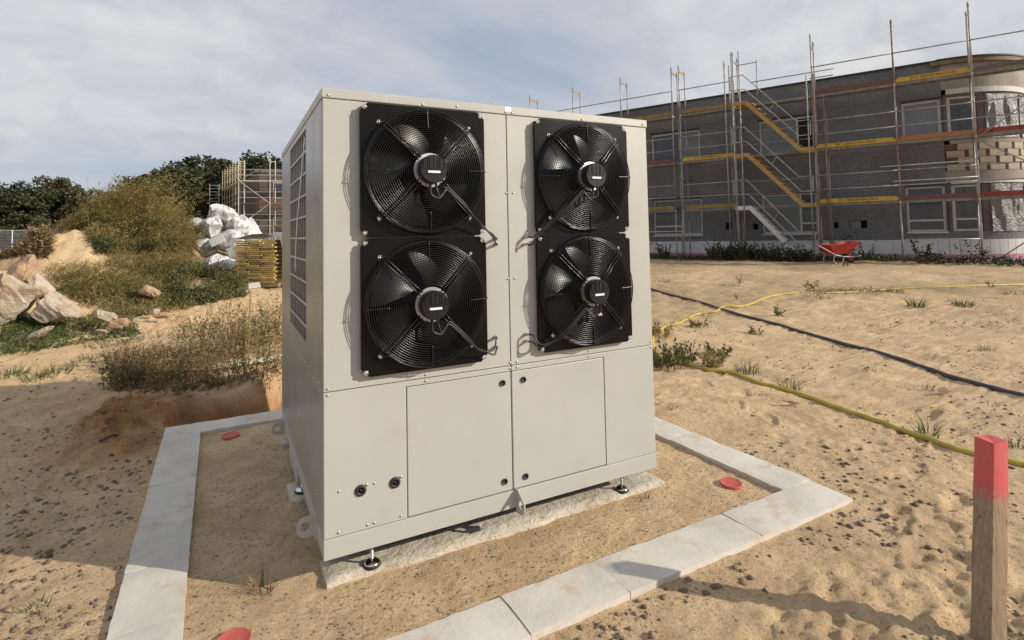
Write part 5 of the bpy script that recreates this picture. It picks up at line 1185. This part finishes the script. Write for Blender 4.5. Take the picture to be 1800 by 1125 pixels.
cover(0, 240, (([0, 100, 240], [560, 560, 560]), ([0, 100, 240], [625, 612, 590])), 1500, 0.20, 'grass_green', 'green grass and weeds around the white rubble', 0.06, 8, 0.4, 'rubble_weeds')
cover(0, 80, (([0, 80], [428, 425]), ([0, 80], [455, 450])), 350, 0.45, 'weed_dry', 'dry bushes in front of the wire fence', 0.16, 10, 0.3, 'dry_bushes', w=0.02)
cover(195, 500, (([195, 320, 500], [640, 590, 545]), ([195, 320, 500], [690, 690, 668])), 2200, 0.34, 'weed_dry', 'dry stalks between the weeds behind the trench', 0.05, 8, 0.2, 'dry_stalks', w=0.003)
tags_ = [(212, 682, 'leafy weed at the left end of the trench'), (250, 668, 'bushy weed behind the dug soil'), (292, 680, 'dark weed over the trench edge'), (300, 640, 'weed left of the white plank end'), (335, 668, 'weed just left of the white plank'), (352, 615, 'tall weed behind the white plank, leftmost'),
         (385, 640, 'weed in front of the tall brown weeds'), (405, 605, 'tall brown weed behind the plank, second from left'), (428, 622, 'tallest brown weed in the row beside the cabinet'), (452, 600, 'tall weed nearer the boards beside the cabinet'), (470, 625, 'brown weed beside the cabinet'), (488, 598, 'weed touching the left edge of the cabinet'), (440, 662, 'low weed between plank and trench')]
for i, (x, y, lab) in enumerate(tags_):
    tall = 340 < x < 495 and y < 645
    weed(x, y, 28 if tall else 20, (0.82 if tall else 0.46)*random.uniform(0.85, 1.15), 0.34 if tall else 0.26, ('weed_green', 'weed_dry', 'weed_gold')[i % 3] if not tall else ('weed_dry', 'weed_gold', 'weed_green')[i % 3], lab, 0.06 if tall else 0.055, 20 if tall else 20, lean=0.4, ratio=0.17, group='weeds behind the trench', stemw=0.0035)
st_ = gpx(437, 650); o = build(MB().tube(catmull([st_-np.array([0, 0, .05]), st_+np.array([0.0, 0, 0.45]), st_+np.array([0.02, 0, 0.92])], 4), 0.006, 5), 'dry_stalk', 'weed_gold', smooth=True); tag(o, 'single straight dry stalk standing above the weeds beside the cabinet', 'stalk')
for (x, y, n, h, sp, lab) in [(190, 606, 160, 0.10, 0.30, 'flat green grass mat on the sand track, upper'), (165, 632, 170, 0.10, 0.30, 'flat green grass mat on the sand track, lower'), (225, 603, 90, 0.09, 0.2, 'grass patch right of the upper grass mat'), (15, 660, 120, 0.13, 0.18, 'green grass clump at the left edge of the sand'), (18, 618, 200, 0.14, 0.35, 'green grass below the white rubble'), (95, 655, 60, 0.16, 0.16, 'thin grass at the edge of the shadow'), (60, 668, 40, 0.2, 0.15, 'sparse dry grass at the shadow edge'), (340, 575, 120, 0.12, 0.3, 'green grass on the far side of the sand track'), (270, 592, 100, 0.1, 0.3, 'grass strip between sand track and weeds')]:
    tuft(x, y, n, h, sp, 'grass_green', lab, group='grass on the sand track', width=0.005)
# --- plants on the open sand at right
R_ = [(1165, 496, 70, .09, .25, 'grass_green', 'low green weeds beyond the dark pipe next to the cabinet'), (1283, 502, 60, .08, .22, 'grass_green', 'low green weed with one upright sprout on the far sand'), (1440, 524, 80, .12, .28, 'grass_green', 'low green weed below the dry grass mat'),
      (1610, 540, 70, .26, .14, 'grass_green', 'spiky grass tuft above the dark pipe'), (1693, 537, 110, .16, .16, 'grass_green', 'round dense green tuft on the far sand'), (1313, 655, 90, .17, .14, 'grass_green', 'spiky green tuft touching the yellow hose'),
      (1390, 685, 60, .13, .10, 'grass_green', 'small grass tuft behind the yellow hose'), (1630, 764, 50, .16, .08, 'grass_green', 'grass tuft behind the yellow hose near the stake'), (1785, 783, 40, .09, .07, 'grass_green', 'low weed right of the stake head'), (1735, 617, 30, .12, .08, 'weed_dry', 'small dry tuft at right above the dark pipe'),
      (1745, 712, 24, .05, .06, 'grass_green', 'tiny weed at right between pipe and stake'), (1625, 683, 24, .08, .08, 'grass_green', 'tiny weed left of the flat stone'), (1520, 652, 24, .07, .1, 'weed_dry', 'faint dry weed in the middle of the sand'), (1650, 567, 26, .07, .1, 'weed_dry', 'dry tuft in the right part of the far sand'), (1780, 517, 40, .08, .2, 'grass_green', 'low weeds at the right edge of the far sand'),
      (1180, 715, 30, .06, .1, 'grass_green', 'small weed beside the rear right kerb'), (1132, 877, 14, .05, .03, 'grass_green', 'tiny seedling in the pad sand near the front right foot'), (462, 1040, 26, .12, .05, 'weed_dry', 'sparse grass blades in the pad sand in front'), (64, 1072, 40, .05, .045, 'grass_green', 'small green rosette at the lower left'), (1240, 556, 30, .06, .1, 'grass_green', 'small weed under the yellow hose'),
      (1535, 574, 20, .05, .1, 'weed_dry', 'faint dry weed above the dark pipe'), (1310, 484, 30, .06, .25, 'weed_dry', 'dry streak of weeds on the far sand'), (1690, 492, 40, .06, .3, 'weed_dry', 'dry streak of weeds below the scaffold')]
for (x, y, n, h, sp, m, lab) in R_: tuft(x, y, n, h, sp, m, lab, width=0.0035 if y > 600 else 0.006)
for (x, y, n, h, sp, leaf, m, lab) in [(1300, 503, 2, .34, .03, .07, 'weed_green', 'thin upright sprout on the far sand'), (1424, 516, 5, .42, .12, .09, 'weed_green', 'upright weed at the left end of the dry grass mat'), (1368, 556, 9, .22, .14, .06, 'weed_green', 'branching weed between hose and pipe'), (1228, 575, 14, .15, .20, .05, 'weed_green', 'flat weed below the yellow hose'), (1330, 587, 8, .12, .12, .05, 'weed_green', 'small weed above the spiky tuft'),
      (1160, 590, 22, .30, .26, .06, 'weed_gold', 'yellowish weed beside the cabinet where the hose turns'), (1172, 648, 34, .34, .24, .075, 'weed_green', 'large green weed beside the right edge of the cabinet'), (1205, 640, 22, .28, .18, .07, 'weed_green', 'green weed at the bend of the yellow hose'), (1256, 645, 26, .24, .22, .06, 'weed_gold', 'yellow green weed beside the spiky tuft'), (1268, 622, 16, .14, .25, .06, 'weed_green', 'flat green weed behind the yellow green one'), (1486, 470, 6, .35, .12, .06, 'weed_green', 'small weed in front of the wheelbarrow'), (1296, 528, 3, .18, .04, .05, 'weed_dry', 'thin dry sprout by the hose'), (1740, 505, 4, .22, .06, .06, 'weed_dry', 'thin dry sprout at right above the hose')]:
    weed(x, y, n, h, sp, m, lab, leaf, 14)
def mat_of_dry_grass():
    n = 420; x = rng.uniform(1435, 1590, n); y = 513+rng.normal(size=n)*2.6; P0 = gmarch(x, y); k = len(P0); a = rng.uniform(0, 2*math.pi, k)
    Q, _ = stems(P0, np.full(k, .10)*rng.uniform(.4, 1.2, k), np.stack([np.cos(a), np.sin(a), 0*a], 1)*1.6, np.full(k, .007), 4); tag(quads('dry_grass_mat', Q, 'weed_dry'), 'long flat mat of dry grass over the hose on the far sand', 'grass', kind='stuff')
mat_of_dry_grass()
# --- growth along the foot of the building
def bpt(s, o): p = bworld(s, o, 0); return (p[0], p[1], gz1(p[0], p[1]))
for i, (s, o, n, h, sp, m, lab) in enumerate([(1.9, -0.9, 60, .75, .55, 'leaf_brown', 'dark bush at the foot of the stair tower, left end'), (2.7, -1.1, 70, .85, .6, 'leaf_dark', 'dark bush below the lowest stair flight'), (3.6, -1.2, 70, .75, .6, 'leaf_dark', 'dark bush in the middle below the stairs'), (4.5, -1.2, 60, .6, .6, 'leaf_dark', 'dark bush left of the wheelbarrow'), (5.9, -0.5, 9, 1.1, .35, 'leaf_dark', 'tall thin bush right of the wheelbarrow'), (6.5, -0.4, 6, .8, .3, 'leaf_dark', 'thin weed against the white plinth right of the wheelbarrow'),
      (8.0, -0.7, 9, 1.0, .35, 'leaf_dark', 'tall weed against the plinth between the two right posts'), (8.4, -0.7, 12, .6, .4, 'leaf_brown', 'bushy weed between the two right posts'), (9.3, -0.6, 8, .85, .3, 'leaf_brown', 'reddish tall weed left of the last post'), (-0.6, -0.3, 16, .8, .35, 'leaf_brown', 'brown tall weed in front of the white plinth at left'), (-1.6, -0.3, 14, .7, .3, 'leaf_dark', 'dark weed beside the cabinet edge at the plinth'), (1.5, -0.6, 16, 1.0, .3, 'leaf_dark', 'tall dark shrub left of the stair tower')]):
    weed(0, 0, n, h, sp, m, lab, 0.13, 16, name='shrub', cat='shrub', group='growth along the foot of the building', loc=bpt(s, o), stemw=0.008, ratio=0.36)
def foot_cover():
    n = 2600; s = rng.uniform(-6, 12, n); o = rng.uniform(-1.3, 0.9, n)*rng.uniform(0.3, 1, n)-0.1; p = np.stack([BO[0]+BC*s-BS*o, BO[1]+BS*s+BC*o], 1); b = on_ground(p[:, 0], p[:, 1])
    keep = vnoise(s*1.3, o*1.5, 12)+.1 > rng.uniform(-.5, .35, n); b = b[keep]; k = len(b)
    Q, P = stems(b, .24*rng.uniform(.4, 1.3, k), rng.normal(size=(k, 3))*.5*np.array([1, 1, 0]), np.full(k, .008), 4); L = leaves(P, 8, .09, .3)
    tag(quads('low_weeds', np.concatenate([Q, L]), 'leaf_dark'), 'dark low weeds along the foot of the grey building', 'weeds', kind='stuff')
foot_cover()

# ------------------------------------------------------------------ clods, pebbles and twigs on the sand
def clods():
    base = np.array([(1, 0, 0), (-1, 0, 0), (0, 1, 0), (0, -1, 0), (0, 0, 1), (0, 0, -1), (.7, .7, .3), (-.7, .6, .4), (.6, -.7, .35), (-.6, -.6, .4)])
    hull = bmesh.new(); [hull.verts.new(v) for v in base]; bmesh.ops.convex_hull(hull, input=hull.verts[:]); hull.verts.ensure_lookup_table(); hull.verts.index_update()
    HV = np.array([v.co[:] for v in hull.verts]); HFc = np.array([[v.index for v in f.verts][:3] for f in hull.faces]); hull.free()
    n = 60000; r = rng.uniform(0, 1, n); d = 2.0+7.0*r**1.6; px = rng.uniform(-150, 1950, n)
    lat = (px-900)/FPX*d; x = CAM[0]+HF[0]*d+HR[0]*lat; y = CAM[1]+HF[1]*d+HR[1]*lat
    lx, ly = kerb_local(x, y); dk = np.maximum(np.abs(lx)-KHX, np.abs(ly)-KHY)
    dens = np.clip(fbm(x*1.9, y*1.9, 4, 101)*3.6+0.06+0.16*(x < -0.8), 0.03, 1)*0.8
    keep = ((dk > 0.02) & (rng.uniform(0, 1, n) < dens)) | ((dk < -KW-0.01) & (rng.uniform(0, 1, n) < 0.35))
    keep &= ~((x > 0) & (x < UW) & (y > 0) & (y < UD))
    x, y, dk = x[keep], y[keep], dk[keep]; k = len(x)
    size = 0.0025+0.020*rng.uniform(0, 1, k)**7.5; size = np.where(dk < 0, np.minimum(size, 0.006), size)
    z = gz(x, y)+size*0.05; V = HV[None]*rng.uniform(0.55, 1.2, (k, len(HV), 1)); a = rng.uniform(0, 6.28, k); c, s = np.cos(a)[:, None], np.sin(a)[:, None]
    W = np.stack([V[..., 0]*c-V[..., 1]*s, V[..., 0]*s+V[..., 1]*c, V[..., 2]*0.7], -1)*size[:, None, None]+np.stack([x, y, z], 1)[:, None, :]
    F = (HFc[None]+(np.arange(k)*len(HV))[:, None, None]).reshape(-1, 3); me = bpy.data.meshes.new('clods')
    me.vertices.add(k*len(HV)); me.vertices.foreach_set('co', W.astype(np.float32).ravel()); nf = len(F)
    me.loops.add(nf*3); me.loops.foreach_set('vertex_index', F.astype(np.int32).ravel()); me.polygons.add(nf)
    me.polygons.foreach_set('loop_start', (np.arange(nf)*3).astype(np.int32)); me.polygons.foreach_set('loop_total', np.full(nf, 3, np.int32)); me.update()
    tag(link('soil_clods', me, 'clod'), 'small clods and pebbles strewn over the sand', 'clods', kind='stuff')
clods()
def litter_on_far_sand():
    n = 1800; x = rng.uniform(1140, 1900, n); y = 466+rng.uniform(0, 1, n)**2*190; P0 = gmarch(x, y); keep = fbm(P0[:, 0]*.5, P0[:, 1]*.5, 3, 111) > rng.uniform(-.2, .5, len(P0)); P0 = P0[keep]; k = len(P0); a = rng.uniform(0, 6.28, k)
    Q, _ = stems(P0, .05*rng.uniform(.4, 1.5, k), np.stack([np.cos(a), np.sin(a), 0*a], 1)*1.5, np.full(k, .005), 3); tag(quads('dry_litter', Q, 'weed_dry'), 'dry stalks and litter strewn over the far sand', 'litter', kind='stuff')
litter_on_far_sand()
tw = gpx(175, 783); tw2 = gpx(205, 765); o = build(MB().tube(catmull([tw+np.array([0, 0, .02]), (tw+tw2)/2+np.array([.02, 0, .035]), tw2+np.array([0, 0, .02])], 5), 0.008, 6), 'twig', 'bark', smooth=True); tag(o, 'dark broken twig lying in the shade left of the kerb', 'twig')
